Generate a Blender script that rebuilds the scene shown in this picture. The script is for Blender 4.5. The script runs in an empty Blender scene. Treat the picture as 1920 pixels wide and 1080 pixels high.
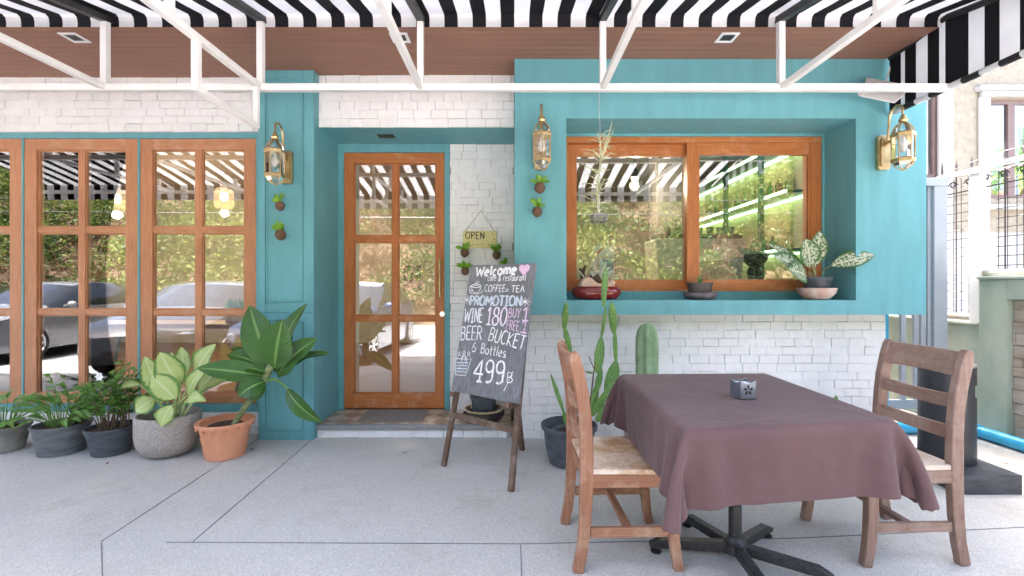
import bpy, math, random
import numpy as np
from mathutils import Vector, Matrix
R = math.radians
rnd = random.Random(7)
scene = bpy.context.scene
col = scene.collection

# ------------------------------------------------------------------ camera, sky, sun, exposure
F = 853.0                      # focal length in pixels of the 1920 wide photograph
CAMZ = 1.25
cd = bpy.data.cameras.new('camera'); cam = bpy.data.objects.new('camera', cd); col.objects.link(cam)
cam.location = (0, 0, CAMZ); cam.rotation_euler = (R(90), 0, 0)
cd.sensor_width = 36.0; cd.lens = 36.0 * F / 1920.0; cd.shift_y = -7 / 1920.0
cd.clip_start = 0.05; cd.clip_end = 2000
scene.camera = cam
SUN_EL, SUN_AZ = 60.0, -18.0   # azimuth measured from +y towards +x
w = bpy.data.worlds.new('World'); scene.world = w; w.use_nodes = True
nt = w.node_tree; bg = nt.nodes['Background']
sky = nt.nodes.new('ShaderNodeTexSky'); sky.sky_type = 'NISHITA'; sky.sun_disc = False
sky.sun_elevation = R(SUN_EL); sky.sun_rotation = R(SUN_AZ); sky.dust_density = 8.0; sky.air_density = 0.6; sky.ozone_density = 0.2
nt.links.new(sky.outputs[0], bg.inputs[0]); bg.inputs[1].default_value = 0.15
sl = bpy.data.lights.new('sun', 'SUN'); so = bpy.data.objects.new('sun', sl); col.objects.link(so)
sl.energy = 4.0; sl.angle = R(0.5); sl.color = (1.0, 0.97, 0.93)
sd = Vector((math.sin(R(SUN_AZ)) * math.cos(R(SUN_EL)), math.cos(R(SUN_AZ)) * math.cos(R(SUN_EL)), math.sin(R(SUN_EL))))
so.rotation_euler = sd.to_track_quat('Z', 'Y').to_euler(); so.location = (0, 0, 20)
scene.view_settings.view_transform = 'Standard'; scene.view_settings.look = 'None'
scene.view_settings.exposure = 3.66; scene.view_settings.gamma = 1.0
scene.render.engine = 'CYCLES'
scene.cycles.max_bounces = 10; scene.cycles.transparent_max_bounces = 24; scene.cycles.diffuse_bounces = 5
scene.cycles.glossy_bounces = 5; scene.cycles.sample_clamp_indirect = 6.0
scene.cycles.caustics_reflective = False; scene.cycles.caustics_refractive = False

# ------------------------------------------------------------------ coordinates read off the photograph
def P(px, py, Y):
    return Vector(((px - 960) * Y / F, Y, CAMZ - (py - 533) * Y / F))
def G(px, py, z=0.0):
    Y = F * (CAMZ - z) / (py - 533.0)
    return Vector(((px - 960) * Y / F, Y, z))

# ------------------------------------------------------------------ mesh builder
class MB:
    def __init__(s): s.v = []; s.f = []; s.m = []; s.uv = []
    def face(s, idx, mi=0, uv=None): s.f.append(tuple(idx)); s.m.append(mi); s.uv.append(uv)
    def add(s, vs): n = len(s.v); s.v.extend([tuple(p) for p in vs]); return n
    def quad(s, a, b, c, d, mi=0, uv=None):
        n = s.add([a, b, c, d]); s.face((n, n+1, n+2, n+3), mi, uv)
    def hexa(s, p, mi=0):      # 8 points: bottom loop ccw then top loop
        n = s.add(p)
        for q in ((3, 2, 1, 0), (4, 5, 6, 7), (0, 1, 5, 4), (1, 2, 6, 5), (2, 3, 7, 6), (3, 0, 4, 7)):
            s.face([n + i for i in q], mi)
    def box(s, x0, x1, y0, y1, z0, z1, mi=0):
        s.hexa([(x0,y0,z0),(x1,y0,z0),(x1,y1,z0),(x0,y1,z0),(x0,y0,z1),(x1,y0,z1),(x1,y1,z1),(x0,y1,z1)], mi)
    def bar(s, p, q, w, h, up=(0, 0, 1), mi=0):
        p, q = Vector(p), Vector(q); d = (q - p).normalized(); up = Vector(up)
        if abs(d.dot(up)) > .98: up = Vector((0, 1, 0))
        a = d.cross(up).normalized() * (w / 2); b = a.cross(d).normalized() * (h / 2)
        s.hexa([p-a-b, p+a-b, q+a-b, q-a-b, p-a+b, p+a+b, q+a+b, q-a+b], mi)
    def sweep(s, pts, dims, side, mi=0):     # rectangular section; dims = (w across, thickness along side)
        side = Vector(side).normalized(); rings = []
        pts = [Vector(p) for p in pts]
        for i, p in enumerate(pts):
            t = (pts[min(i+1, len(pts)-1)] - pts[max(i-1, 0)]).normalized()
            a = side.cross(t).normalized(); wd, th = dims[i] if isinstance(dims, list) else dims
            rings.append(s.add([p - a*wd/2 - side*th/2, p + a*wd/2 - side*th/2, p + a*wd/2 + side*th/2, p - a*wd/2 + side*th/2]))
        for i in range(len(rings) - 1):
            a, b = rings[i], rings[i+1]
            for k in range(4): s.face((a+k, a+(k+1) % 4, b+(k+1) % 4, b+k), mi)
        a, b = rings[0], rings[-1]
        s.face((a+3, a+2, a+1, a), mi); s.face((b, b+1, b+2, b+3), mi)
    def tube(s, pts, r, n=8, mi=0, cap=True):
        pts = [Vector(p) for p in pts]; rings = []; up = Vector((0, 0, 1)); prev = None
        for i, p in enumerate(pts):
            t = (pts[min(i+1, len(pts)-1)] - pts[max(i-1, 0)]).normalized()
            if prev is None:
                u = Vector((1, 0, 0)) if abs(t.dot(up)) > .9 else up
                a = t.cross(u).normalized()
            else:
                a = (prev - t * prev.dot(t)).normalized()
            prev = a; b = t.cross(a)
            rr = r[i] if isinstance(r, (list, tuple)) else r
            rings.append(s.add([p + (a*math.cos(k*2*math.pi/n) + b*math.sin(k*2*math.pi/n)) * rr for k in range(n)]))
        for i in range(len(rings) - 1):
            a, b = rings[i], rings[i+1]
            for k in range(n): s.face((a+k, a+(k+1) % n, b+(k+1) % n, b+k), mi)
        if cap:
            s.face([rings[0] + k for k in reversed(range(n))], mi); s.face([rings[-1] + k for k in range(n)], mi)
    def lathe(s, prof, c=(0, 0, 0), n=32, mi=0, sx=1, sy=1, rot=0, wob=None):
        rings = []
        for (r, z) in prof:
            rings.append(s.add([(c[0] + sx*r*(wob(k/n*2*math.pi, z) if wob else 1)*math.cos(k*2*math.pi/n+rot), c[1] + sy*r*(wob(k/n*2*math.pi, z) if wob else 1)*math.sin(k*2*math.pi/n+rot), c[2] + z) for k in range(n)]))
        for i in range(len(rings) - 1):
            a, b = rings[i], rings[i+1]
            for k in range(n): s.face((a+k, a+(k+1) % n, b+(k+1) % n, b+k), mi)
        if prof[0][0] > 1e-4: s.face([rings[0] + k for k in reversed(range(n))], mi)
        if prof[-1][0] > 1e-4: s.face([rings[-1] + k for k in range(n)], mi)
    def sphere(s, c, r, n=12, mi=0, sx=1, sy=1, sz=1):
        m = n // 2
        s.lathe([(max(1e-5, r*math.sin(math.pi*i/m)), -r*sz*math.cos(math.pi*i/m)) for i in range(m+1)], c, n, mi, sx, sy)
    def prism(s, outline, a, b, axis, mi=0):    # outline (u,v) extruded along axis 'x','y','z' from a to b
        def pt(u, v, w): return {'x': (w, u, v), 'y': (u, w, v), 'z': (u, v, w)}[axis]
        n = len(outline); i0 = s.add([pt(u, v, a) for u, v in outline]); i1 = s.add([pt(u, v, b) for u, v in outline])
        s.face([i0+k for k in reversed(range(n))], mi); s.face([i1+k for k in range(n)], mi)
        for k in range(n): s.face((i0+k, i0+(k+1) % n, i1+(k+1) % n, i1+k), mi)
    def leaf(s, base, tip, width, normal=(0, -1, .6), droop=.0, fold=.25, mi=0, n=8, shape=.8, wave=0.0):
        base, tip = Vector(base), Vector(tip); d = tip - base; L = d.length; d.normalize(); nn = Vector(normal)
        side = d.cross(nn)
        if side.length < 1e-3: side = d.cross(Vector((1, .3, .2)))
        side.normalize(); up = side.cross(d).normalized()
        ph = rnd.random() * 6
        rows = []
        for i in range(n + 1):
            t = i / n
            wv = width / 2 * max(0.0, math.sin(math.pi * t ** shape)) ** .8 * (1 if t < .999 else 0)
            c = base + d * L * t + up * (L * droop * 4 * t * (1 - t))
            zz = up * (fold * wv); wz = up * (wave * width * math.sin(t * 11 + ph)); wz2 = up * (wave * width * math.sin(t * 13 + ph + 2))
            rows.append(s.add([c - side*wv + zz + wz, c - side*wv*.5 + zz*.35, c, c + side*wv*.5 + zz*.35, c + side*wv + zz + wz2]))
        us = (0, .25, .5, .75, 1)
        for i in range(n):
            for k in range(4):
                a, b = rows[i], rows[i+1]
                s.face((a+k, a+k+1, b+k+1, b+k), mi, [(us[k], i/n), (us[k+1], i/n), (us[k+1], (i+1)/n), (us[k], (i+1)/n)])
    def build(s, name, mats, parent=None, smooth=False, bevel=0, local=False, angle=40, merge=False):
        off = Vector((0, 0, 0)); p = parent
        if not local:
            while p is not None: off += p.location; p = p.parent
        me = bpy.data.meshes.new(name)
        me.from_pydata([(v[0]-off.x, v[1]-off.y, v[2]-off.z) for v in s.v], [], s.f)
        if not isinstance(mats, (list, tuple)): mats = [mats]
        for m in mats: me.materials.append(m)
        if len(mats) > 1: me.polygons.foreach_set('material_index', s.m)
        if any(u is not None for u in s.uv):
            ul = me.uv_layers.new(name='UVMap'); dat = []
            for f, u in zip(s.f, s.uv):
                for k in range(len(f)): dat.extend(u[k] if u else (0, 0))
            ul.data.foreach_set('uv', dat)
        me.update()
        if smooth:
            me.polygons.foreach_set('use_smooth', [True] * len(me.polygons))
            me.set_sharp_from_angle(angle=R(angle))
        o = bpy.data.objects.new(name, me); col.objects.link(o)
        if parent is not None: o.parent = parent
        if bevel:
            b = o.modifiers.new('bevel', 'BEVEL'); b.width = bevel; b.segments = 2; b.limit_method = 'ANGLE'; b.angle_limit = R(50)
        return o

def tag(o, label=None, cat=None, group=None, kind=None):
    if label: o['label'] = label
    if cat: o['category'] = cat
    if group: o['group'] = group
    if kind: o['kind'] = kind
    return o
def thing(name, loc, label, cat, group=None, rz=0):
    o = bpy.data.objects.new(name, None); col.objects.link(o); o.location = loc; o.rotation_euler = (0, 0, rz)
    o.empty_display_size = .1
    return tag(o, label, cat, group)
def copy_tree(o, parent=None):
    kids = list(o.children); c = o.copy(); col.objects.link(c); c.parent = parent
    for k in kids: copy_tree(k, c)
    return c

# ------------------------------------------------------------------ materials
def newmat(name):
    m = bpy.data.materials.new(name); m.use_nodes = True; t = m.node_tree
    return m, t, t.nodes['Principled BSDF'], t.nodes['Material Output']
def N(t, typ, **kw):
    n = t.nodes.new(typ)
    for k, v in kw.items(): setattr(n, k, v)
    return n
def ramp(t, stops, interp='LINEAR'):
    n = t.nodes.new('ShaderNodeValToRGB'); e = n.color_ramp.elements; n.color_ramp.interpolation = interp
    while len(e) < len(stops): e.new(.5)
    for i, (p, c) in enumerate(stops): e[i].position = p; e[i].color = (c[0], c[1], c[2], 1)
    return n
def coords(t, kind='Object', scale=(1, 1, 1)):
    tc = N(t, 'ShaderNodeTexCoord'); mp = N(t, 'ShaderNodeMapping'); mp.inputs['Scale'].default_value = scale
    t.links.new(tc.outputs[kind], mp.inputs[0]); return mp.outputs[0]
def noise(t, vec, scale, detail=4, rough=.55):
    n = N(t, 'ShaderNodeTexNoise'); n.inputs['Scale'].default_value = scale; n.inputs['Detail'].default_value = detail
    n.inputs['Roughness'].default_value = rough; t.links.new(vec, n.inputs['Vector']); return n.outputs['Fac']
def sc(c, k): return tuple(min(1, max(0, x * k)) for x in c)
def pm(name, c, rough=.6, metal=0, var=.12, vs=6, bump=0.0, bs=60, stretch=(1, 1, 1), c2=None, spec=.5, coat=0, bdist=.01, det=5):
    m, t, b, o = newmat(name); v = coords(t, 'Object', stretch)
    f = noise(t, v, vs, det)
    rp = ramp(t, [(.28, sc(c, 1 - var)), (.72, c2 if c2 else sc(c, 1 + var))])
    t.links.new(f, rp.inputs[0]); t.links.new(rp.outputs[0], b.inputs['Base Color'])
    b.inputs['Roughness'].default_value = rough; b.inputs['Metallic'].default_value = metal
    b.inputs['Specular IOR Level'].default_value = spec; b.inputs['Coat Weight'].default_value = coat
    if bump:
        f2 = noise(t, v, bs, 4); bn = N(t, 'ShaderNodeBump'); bn.inputs['Strength'].default_value = bump; bn.inputs['Distance'].default_value = bdist
        t.links.new(f2, bn.inputs['Height']); t.links.new(bn.outputs[0], b.inputs['Normal'])
    return m
def wood(name, c1, c2, axis='z', rough=.45, wear=None, gs=9, spec=.4):
    m, t, b, o = newmat(name); s = {'x': (.6, 9, 9), 'y': (9, .6, 9), 'z': (9, 9, .6)}[axis]
    v = coords(t, 'Object', s); f = noise(t, v, gs, 7, .65)
    rp = ramp(t, [(.25, c1), (.5, tuple((a+d)/2 for a, d in zip(c1, c2))), (.75, c2)])
    t.links.new(f, rp.inputs[0]); colr = rp.outputs[0]
    v0 = coords(t, 'Object'); f3 = noise(t, v0, 2.2, 3)
    mx = N(t, 'ShaderNodeMix', data_type='RGBA', blend_type='MULTIPLY'); mx.inputs[0].default_value = .6
    r2 = ramp(t, [(.3, (.72, .70, .68)), (.7, (1.0, 1.0, 1.0))]); t.links.new(f3, r2.inputs[0])
    t.links.new(colr, mx.inputs[6]); t.links.new(r2.outputs[0], mx.inputs[7]); colr = mx.outputs[2]
    if wear:
        f4 = noise(t, v0, wear[1], 6, .7); r4 = ramp(t, [(wear[2], (0, 0, 0)), (wear[3], (1, 1, 1))]); t.links.new(f4, r4.inputs[0])
        mw = N(t, 'ShaderNodeMix', data_type='RGBA'); t.links.new(r4.outputs[0], mw.inputs[0]); t.links.new(colr, mw.inputs[6])
        mw.inputs[7].default_value = (*wear[0], 1); colr = mw.outputs[2]
    t.links.new(colr, b.inputs['Base Color']); b.inputs['Roughness'].default_value = rough; b.inputs['Specular IOR Level'].default_value = spec
    bn = N(t, 'ShaderNodeBump'); bn.inputs['Strength'].default_value = .25; bn.inputs['Distance'].default_value = .004
    t.links.new(f, bn.inputs['Height']); t.links.new(bn.outputs[0], b.inputs['Normal'])
    return m
def glass(name, refl=.25, tint=(.93, .96, .95), rough=0.0):
    m = bpy.data.materials.new(name); m.use_nodes = True; t = m.node_tree; t.nodes.clear()
    o = N(t, 'ShaderNodeOutputMaterial'); tr = N(t, 'ShaderNodeBsdfTransparent'); gl = N(t, 'ShaderNodeBsdfGlossy'); mx = N(t, 'ShaderNodeMixShader')
    tr.inputs[0].default_value = (*tint, 1); gl.inputs[0].default_value = (1, 1, 1, 1); gl.inputs['Roughness'].default_value = rough
    lw = N(t, 'ShaderNodeFresnel'); lw.inputs['IOR'].default_value = 1.5
    ad = N(t, 'ShaderNodeMath', operation='ADD', use_clamp=True); ad.inputs[1].default_value = refl - .04
    t.links.new(lw.outputs[0], ad.inputs[0]); t.links.new(ad.outputs[0], mx.inputs[0])
    t.links.new(tr.outputs[0], mx.inputs[1]); t.links.new(gl.outputs[0], mx.inputs[2]); t.links.new(mx.outputs[0], o.inputs[0])
    return m
def emit(name, c, s):
    m = bpy.data.materials.new(name); m.use_nodes = True; t = m.node_tree; t.nodes.clear()
    o = N(t, 'ShaderNodeOutputMaterial'); e = N(t, 'ShaderNodeEmission'); e.inputs[0].default_value = (*c, 1); e.inputs[1].default_value = s
    t.links.new(e.outputs[0], o.inputs[0]); return m
def fabric(name, c, trans=.35, rough=.8):
    m, t, b, o = newmat(name); b.inputs['Roughness'].default_value = rough; b.inputs['Specular IOR Level'].default_value = .25
    v = coords(t); f = noise(t, v, 5, 5); rp = ramp(t, [(.3, sc(c, .9)), (.7, sc(c, 1.05))]); t.links.new(f, rp.inputs[0]); t.links.new(rp.outputs[0], b.inputs['Base Color'])
    tl = N(t, 'ShaderNodeBsdfTranslucent'); t.links.new(rp.outputs[0], tl.inputs[0]); mx = N(t, 'ShaderNodeMixShader'); mx.inputs[0].default_value = trans
    t.links.new(b.outputs[0], mx.inputs[1]); t.links.new(tl.outputs[0], mx.inputs[2]); t.links.new(mx.outputs[0], o.inputs[0]); return m
def leafmat(name, c, c2, mid=None, edge=None, trans=.25, rough=.4, speck=None, vs=3):
    """leaf blade: random tone by place, optional pale midrib or coloured edge from the blade's own UVs"""
    m, t, b, o = newmat(name); v = coords(t); f = noise(t, v, vs, 3); rp = ramp(t, [(.3, c), (.7, c2)]); t.links.new(f, rp.inputs[0]); cc = rp.outputs[0]
    tc = N(t, 'ShaderNodeTexCoord'); sx = N(t, 'ShaderNodeSeparateXYZ'); t.links.new(tc.outputs['UV'], sx.inputs[0])
    s1 = N(t, 'ShaderNodeMath', operation='SUBTRACT'); s1.inputs[1].default_value = .5; t.links.new(sx.outputs[0], s1.inputs[0])
    ab = N(t, 'ShaderNodeMath', operation='ABSOLUTE'); t.links.new(s1.outputs[0], ab.inputs[0])
    def mixin(fac, colr, cc):
        mx = N(t, 'ShaderNodeMix', data_type='RGBA'); t.links.new(fac, mx.inputs[0]); t.links.new(cc, mx.inputs[6]); mx.inputs[7].default_value = (*colr, 1); return mx.outputs[2]
    vm = N(t, 'ShaderNodeMath', operation='MULTIPLY_ADD'); vm.inputs[1].default_value = -.45; t.links.new(ab.outputs[0], vm.inputs[0]); t.links.new(sx.outputs[1], vm.inputs[2])
    v2 = N(t, 'ShaderNodeMath', operation='MULTIPLY'); v2.inputs[1].default_value = 95.0; t.links.new(vm.outputs[0], v2.inputs[0]); v3 = N(t, 'ShaderNodeMath', operation='SINE'); t.links.new(v2.outputs[0], v3.inputs[0])
    r9 = ramp(t, [(0, (.80, .80, .78)), (1, (1.08, 1.08, 1.02))]); mpv = N(t, 'ShaderNodeMath', operation='MULTIPLY_ADD'); mpv.inputs[1].default_value = .5; mpv.inputs[2].default_value = .5; t.links.new(v3.outputs[0], mpv.inputs[0]); t.links.new(mpv.outputs[0], r9.inputs[0])
    mv = N(t, 'ShaderNodeMix', data_type='RGBA', blend_type='MULTIPLY'); mv.inputs[0].default_value = .38; t.links.new(cc, mv.inputs[6]); t.links.new(r9.outputs[0], mv.inputs[7]); cc = mv.outputs[2]
    nb9 = noise(t, v, 14, 6, .7); r8 = ramp(t, [(.76, (0, 0, 0)), (.84, (1, 1, 1))]); t.links.new(nb9, r8.inputs[0]); cc = mixin(r8.outputs[0], (.22, .15, .05), cc)
    bnl = N(t, 'ShaderNodeBump'); bnl.inputs['Strength'].default_value = .25; bnl.inputs['Distance'].default_value = .004; t.links.new(v3.outputs[0], bnl.inputs['Height']); t.links.new(bnl.outputs[0], b.inputs['Normal'])
    if edge:
        nz = noise(t, v, 40, 3); ad = N(t, 'ShaderNodeMath', operation='MULTIPLY_ADD'); ad.inputs[1].default_value = .22; t.links.new(nz, ad.inputs[0]); t.links.new(ab.outputs[0], ad.inputs[2])
        r2 = ramp(t, [(.44, (0, 0, 0)), (.56, (1, 1, 1))]); t.links.new(ad.outputs[0], r2.inputs[0]); cc = mixin(r2.outputs[0], edge, cc)
    if speck:
        vo = N(t, 'ShaderNodeTexVoronoi'); vo.inputs['Scale'].default_value = speck[1]; t.links.new(v, vo.inputs['Vector'])
        nz = noise(t, v, speck[1]*.8, 3, .7); r3 = ramp(t, [(.46, (0, 0, 0)), (.54, (1, 1, 1))]); t.links.new(nz, r3.inputs[0]); cc = mixin(r3.outputs[0], speck[0], cc)
    if mid:
        r4 = ramp(t, [(.025, (1, 1, 1)), (.06, (0, 0, 0))]); t.links.new(ab.outputs[0], r4.inputs[0]); cc = mixin(r4.outputs[0], mid, cc)
    t.links.new(cc, b.inputs['Base Color']); b.inputs['Roughness'].default_value = rough
    tl = N(t, 'ShaderNodeBsdfTranslucent'); t.links.new(cc, tl.inputs[0]); mx = N(t, 'ShaderNodeMixShader'); mx.inputs[0].default_value = trans
    t.links.new(b.outputs[0], mx.inputs[1]); t.links.new(tl.outputs[0], mx.inputs[2]); t.links.new(mx.outputs[0], o.inputs[0]); return m

M = {}
TEAL = (.140, .375, .412)
M['teal'] = pm('teal_paint', TEAL, .5, var=.10, vs=4, stretch=(3, 3, .6), bump=.25, bs=26, bdist=.003, spec=.3, det=8)
M['brick'] = pm('white_painted_brick', (.87, .865, .855), .75, var=.05, vs=9, bump=.5, bs=70, bdist=.010)
M['mortar'] = pm('painted_mortar', (.38, .37, .36), .85, var=.10, vs=14, bump=.5, bs=70)
M['gapdark'] = pm('dark_joint', (.10, .095, .09), .9, var=.2)
W1, W2 = (.37, .115, .030), (.62, .225, .068)
M['wood_v'] = wood('teak_upright', W1, W2, 'z'); M['wood_h'] = wood('teak_rail', W1, W2, 'x', wear=((.60, .34, .20), 7, .52, .78))
W1b, W2b = (.45, .18, .080), (.70, .34, .18)
M['woodl_v'] = wood('faded_teak_upright', W1b, W2b, 'z', rough=.55); M['woodl_h'] = wood('faded_teak_rail', W1b, W2b, 'x', rough=.55, wear=((.62, .40, .27), 7, .5, .8))
M['glass'] = glass('window_glass', .20); M['lampglass'] = glass('lantern_glass', .10, (.97, .97, .96))
M['soffit'] = pm('brown_soffit', (.275, .140, .098), .5, spec=.18, var=.06, vs=3, stretch=(.5, 4, 4))
M['white_metal'] = pm('white_painted_steel', (.80, .775, .75), .4, var=.06, vs=9, bump=.05)
M['black_metal'] = pm('black_painted_steel', (.012, .012, .014), .45, var=.3, vs=30, c2=(.03, .028, .028))
M['worn_black'] = pm('worn_black_steel', (.012, .013, .016), .42, var=.3, vs=45, c2=(.05, .048, .046), bump=.1)
M['aw_white'] = fabric('awning_white', (.80, .80, .81), .38); M['aw_black'] = fabric('awning_black', (.010, .009, .012), .12)
M['aw_band'] = pm('awning_black_band', (.010, .009, .011), .7, var=.2)
M['brass'] = pm('aged_brass', (.55, .38, .17), .38, 1, var=.25, vs=14, c2=(.75, .56, .30))
M['brassd'] = pm('dark_brass', (.30, .17, .06), .32, 1, var=.3, vs=20)
M['chrome'] = pm('brushed_steel', (.62, .63, .65), .28, 1, var=.08, vs=20)
M['soil'] = pm('potting_soil', (.035, .020, .012), .95, var=.5, vs=60, bump=1, bs=90, c2=(.13, .075, .045))
M['pvc'] = pm('blue_pvc', (.03, .36, .62), .32, var=.06, vs=6, c2=(.05, .42, .66))
M['potblack'] = pm('dark_plastic_pot', (.045, .055, .066), .5, var=.25, vs=9, c2=(.10, .115, .13), stretch=(1, 1, 4))
M['potgrey'] = pm('grey_plastic_pot', (.10, .11, .12), .6, var=.25, vs=7, c2=(.19, .20, .205), stretch=(1, 1, 5))
M['potbuff'] = pm('concrete_pot', (.24, .24, .21), .85, var=.25, vs=9, c2=(.36, .35, .31), bump=.3)
M['terracotta'] = pm('terracotta_plastic', (.66, .27, .135), .5, var=.07, vs=5, c2=(.74, .34, .19))
M['grey_door'] = pm('grey_gate_paint', (.37, .40, .44), .45, var=.07)
# floor: exposed aggregate
m, t, b, o = newmat('washed_terrazzo'); v = coords(t)
vo = N(t, 'ShaderNodeTexVoronoi'); vo.inputs['Scale'].default_value = 230; t.links.new(v, vo.inputs['Vector'])
n2 = noise(t, v, 260, 2); n3 = noise(t, v, 1.1, 6, .6)
r1 = ramp(t, [(0, (.40, .39, .365)), (.42, (.50, .49, .455)), (.75, (.54, .53, .49)), (1, (.63, .615, .57))]); sx = N(t, 'ShaderNodeSeparateColor'); t.links.new(vo.outputs['Color'], sx.inputs[0]); t.links.new(sx.outputs[0], r1.inputs[0])
r2 = ramp(t, [(.22, (.84, .83, .82)), (.42, (.95, .95, .945)), (.55, (1, 1, 1)), (.8, (1.05, 1.05, 1.05))]); t.links.new(n3, r2.inputs[0])
mx = N(t, 'ShaderNodeMix', data_type='RGBA', blend_type='MULTIPLY'); mx.inputs[0].default_value = 1; t.links.new(r1.outputs[0], mx.inputs[6]); t.links.new(r2.outputs[0], mx.inputs[7])
t.links.new(mx.outputs[2], b.inputs['Base Color']); b.inputs['Roughness'].default_value = .72
bn = N(t, 'ShaderNodeBump'); bn.inputs['Strength'].default_value = .25; bn.inputs['Distance'].default_value = .003; t.links.new(n2, bn.inputs['Height']); t.links.new(bn.outputs[0], b.inputs['Normal'])
M['floor'] = m
n5 = noise(t, v, 2.6, 8, .68); r5 = ramp(t, [(.54, (1, 1, 1)), (.66, (.86, .845, .82)), (.74, (.78, .76, .73))]); t.links.new(n5, r5.inputs[0])
m5 = N(t, 'ShaderNodeMix', data_type='RGBA', blend_type='MULTIPLY'); m5.inputs[0].default_value = .75; t.links.new(mx.outputs[2], m5.inputs[6]); t.links.new(r5.outputs[0], m5.inputs[7]); t.links.new(m5.outputs[2], b.inputs['Base Color'])
M['joint'] = pm('floor_joint', (.16, .165, .175), .8, var=.4, vs=3)
M['asphalt'] = pm('pale_concrete_drive', (.23, .23, .235), .85, var=.15, vs=3, c2=(.32, .32, .325), bump=.3, bs=200)
M['earth'] = pm('dry_earth', (.055, .032, .017), .95, var=.4, vs=2, c2=(.10, .065, .036), bump=.6, bs=20)
# step tiles: diamonds of brown and beige
m, t, b, o = newmat('patterned_step_tile'); v = coords(t); mp = N(t, 'ShaderNodeMapping'); mp.inputs['Rotation'].default_value = (0, 0, R(45)); t.links.new(v, mp.inputs[0])
ck = N(t, 'ShaderNodeTexChecker'); ck.inputs['Scale'].default_value = 7.0; ck.inputs[1].default_value = (.34, .235, .165, 1); ck.inputs[2].default_value = (.56, .46, .36, 1); t.links.new(mp.outputs[0], ck.inputs[0])
nz = noise(t, v, 9, 5); mx = N(t, 'ShaderNodeMix', data_type='RGBA', blend_type='OVERLAY'); mx.inputs[0].default_value = .5; t.links.new(ck.outputs[0], mx.inputs[6]); t.links.new(nz, mx.inputs[7])
t.links.new(mx.outputs[2], b.inputs['Base Color']); b.inputs['Roughness'].default_value = .3
M['steptile'] = m
# ================================================================== SETTING
ROADZ = -.12
g = MB(); g.box(-60, 60, -60, 1.45, ROADZ - .3, ROADZ); tag(g.build('road', M['asphalt']), kind='structure')
g = MB(); g.box(-200, 200, -300, 300, -.60, -.43); tag(g.build('ground', M['earth']), kind='structure')
g = MB(); g.box(-14, 3.9, 1.45, 9.5, -.42, 0); tag(g.build('porch_floor', M['floor']), kind='structure')
g = MB(); g.box(4.02, 40, 1.45, 6.45, -.42, -.06); tag(g.build('neighbour_yard', M['asphalt']), kind='structure')
def strip(mb, a, b, wd, z):
    a, b = Vector((a[0], a[1], 0)), Vector((b[0], b[1], 0)); d = (b - a).normalized(); s = Vector((-d.y, d.x, 0)) * wd / 2
    mb.hexa([(*(a-s).xy, z-.003), (*(a+s).xy, z-.003), (*(b+s).xy, z-.003), (*(b-s).xy, z-.003), (*(a-s).xy, z), (*(a+s).xy, z), (*(b+s).xy, z), (*(b-s).xy, z)][:4][::-1] + [(*(a-s).xy, z), (*(b-s).xy, z), (*(b+s).xy, z), (*(a+s).xy, z)])
j = MB()
def jline(p, q, wd=.0048): j.bar(G(*p) + Vector((0, 0, .0005)), G(*q) + Vector((0, 0, .0005)), wd, .003)
jline((584, 825), (362, 1015.5)); jline((484, 823), (190, 1015.5)); jline((190, 1018.5), (194, 1140))
jline((311, 1017), (976.5, 1020)); jline((976.5, 1020), (1500, 1009)); jline((1500, 1009), (1960, 987)); jline((976, 1022), (981, 1150))
tag(j.build('floor_joint', M['joint']), kind='structure')

# ================================================================== CAFE BUILDING
cafe = thing('cafe_building', (-2, 3.7, 0), 'white brick and turquoise cafe with brown timber windows, facing the porch', 'building')
SOF = 2.97
PX0, PX1, PY = -2.037, -1.592, 3.65         # pillar
BX0, BX1, BY, BYB = .02, 3.16, 3.47, 3.82   # turquoise window box
RX0, RX1, RZ0, RZ1 = .415, 2.624, 1.128, 2.515
LY = 3.78
s = MB()
s.box(-11.0, -5.06, LY+.012, 3.97, 0, SOF); s.box(-5.06, PX0, LY+.012, 3.97, 2.515, SOF); s.box(-5.06, PX0, LY+.012, 3.97, 0, .192)   # left wall
s.box(PX1, BX0-.002, 3.752, 4.168, 2.545, SOF)                                                       # over the door recess
s.box(-.572, BX0-.002, 4.182, 4.30, .0, 2.535); s.box(-.572, BX0-.002, 4.17, 4.182, .0, .1)           # beside the door
s.box(BX0, 3.03, 3.702, 3.95, 0, 1.017)                                                             # below the window
s.build('wall', M['mortar'], cafe)
def bricks(mb, x0, x1, z0, z1, y, seed, bw=.143, bh=.0688):
    r = random.Random(seed); rows = max(1, round((z1 - z0) / bh)); hh = (z1 - z0) / rows
    for i in range(rows):
        za, zb = z0 + i*hh, z0 + (i+1)*hh; x = x0 - bw * r.random()
        while x < x1:
            L = bw * (1 + r.uniform(-.16, .14)); a, c = max(x, x0), min(x + L, x1); x += L
            if c - a < .012: continue
            gl = r.choice([.0006, .0011, .0018, .0028]); gb = r.choice([.0005, .0009, .0014, .0026]); ff = r.uniform(-.0022, .0016)
            yy = [y + ff + r.uniform(-.0014, .0014) for _ in range(4)]
            jz = lambda: r.uniform(-.0012, .0012)
            mb.hexa([(a+gl, yy[0], za+gb+jz()), (c-gl, yy[1], za+gb+jz()), (c-gl, y+.03, za+gb), (a+gl, y+.03, za+gb),
                     (a+gl, yy[2], zb-gb+jz()), (c-gl, yy[3], zb-gb+jz()), (c-gl, y+.03, zb-gb), (a+gl, y+.03, zb-gb)])
s = MB()
bricks(s, -10.9, PX0-.003, 2.518, SOF, LY, 1); bricks(s, -10.9, PX0-.003, 0, .19, LY, 2); bricks(s, -10.9, -5.07, .19, 2.518, LY, 8)
bricks(s, PX1+.002, BX0-.002, 2.54, SOF, 3.74, 3); bricks(s, -.570, BX0-.004, .1, 2.533, 4.17, 4)
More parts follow.
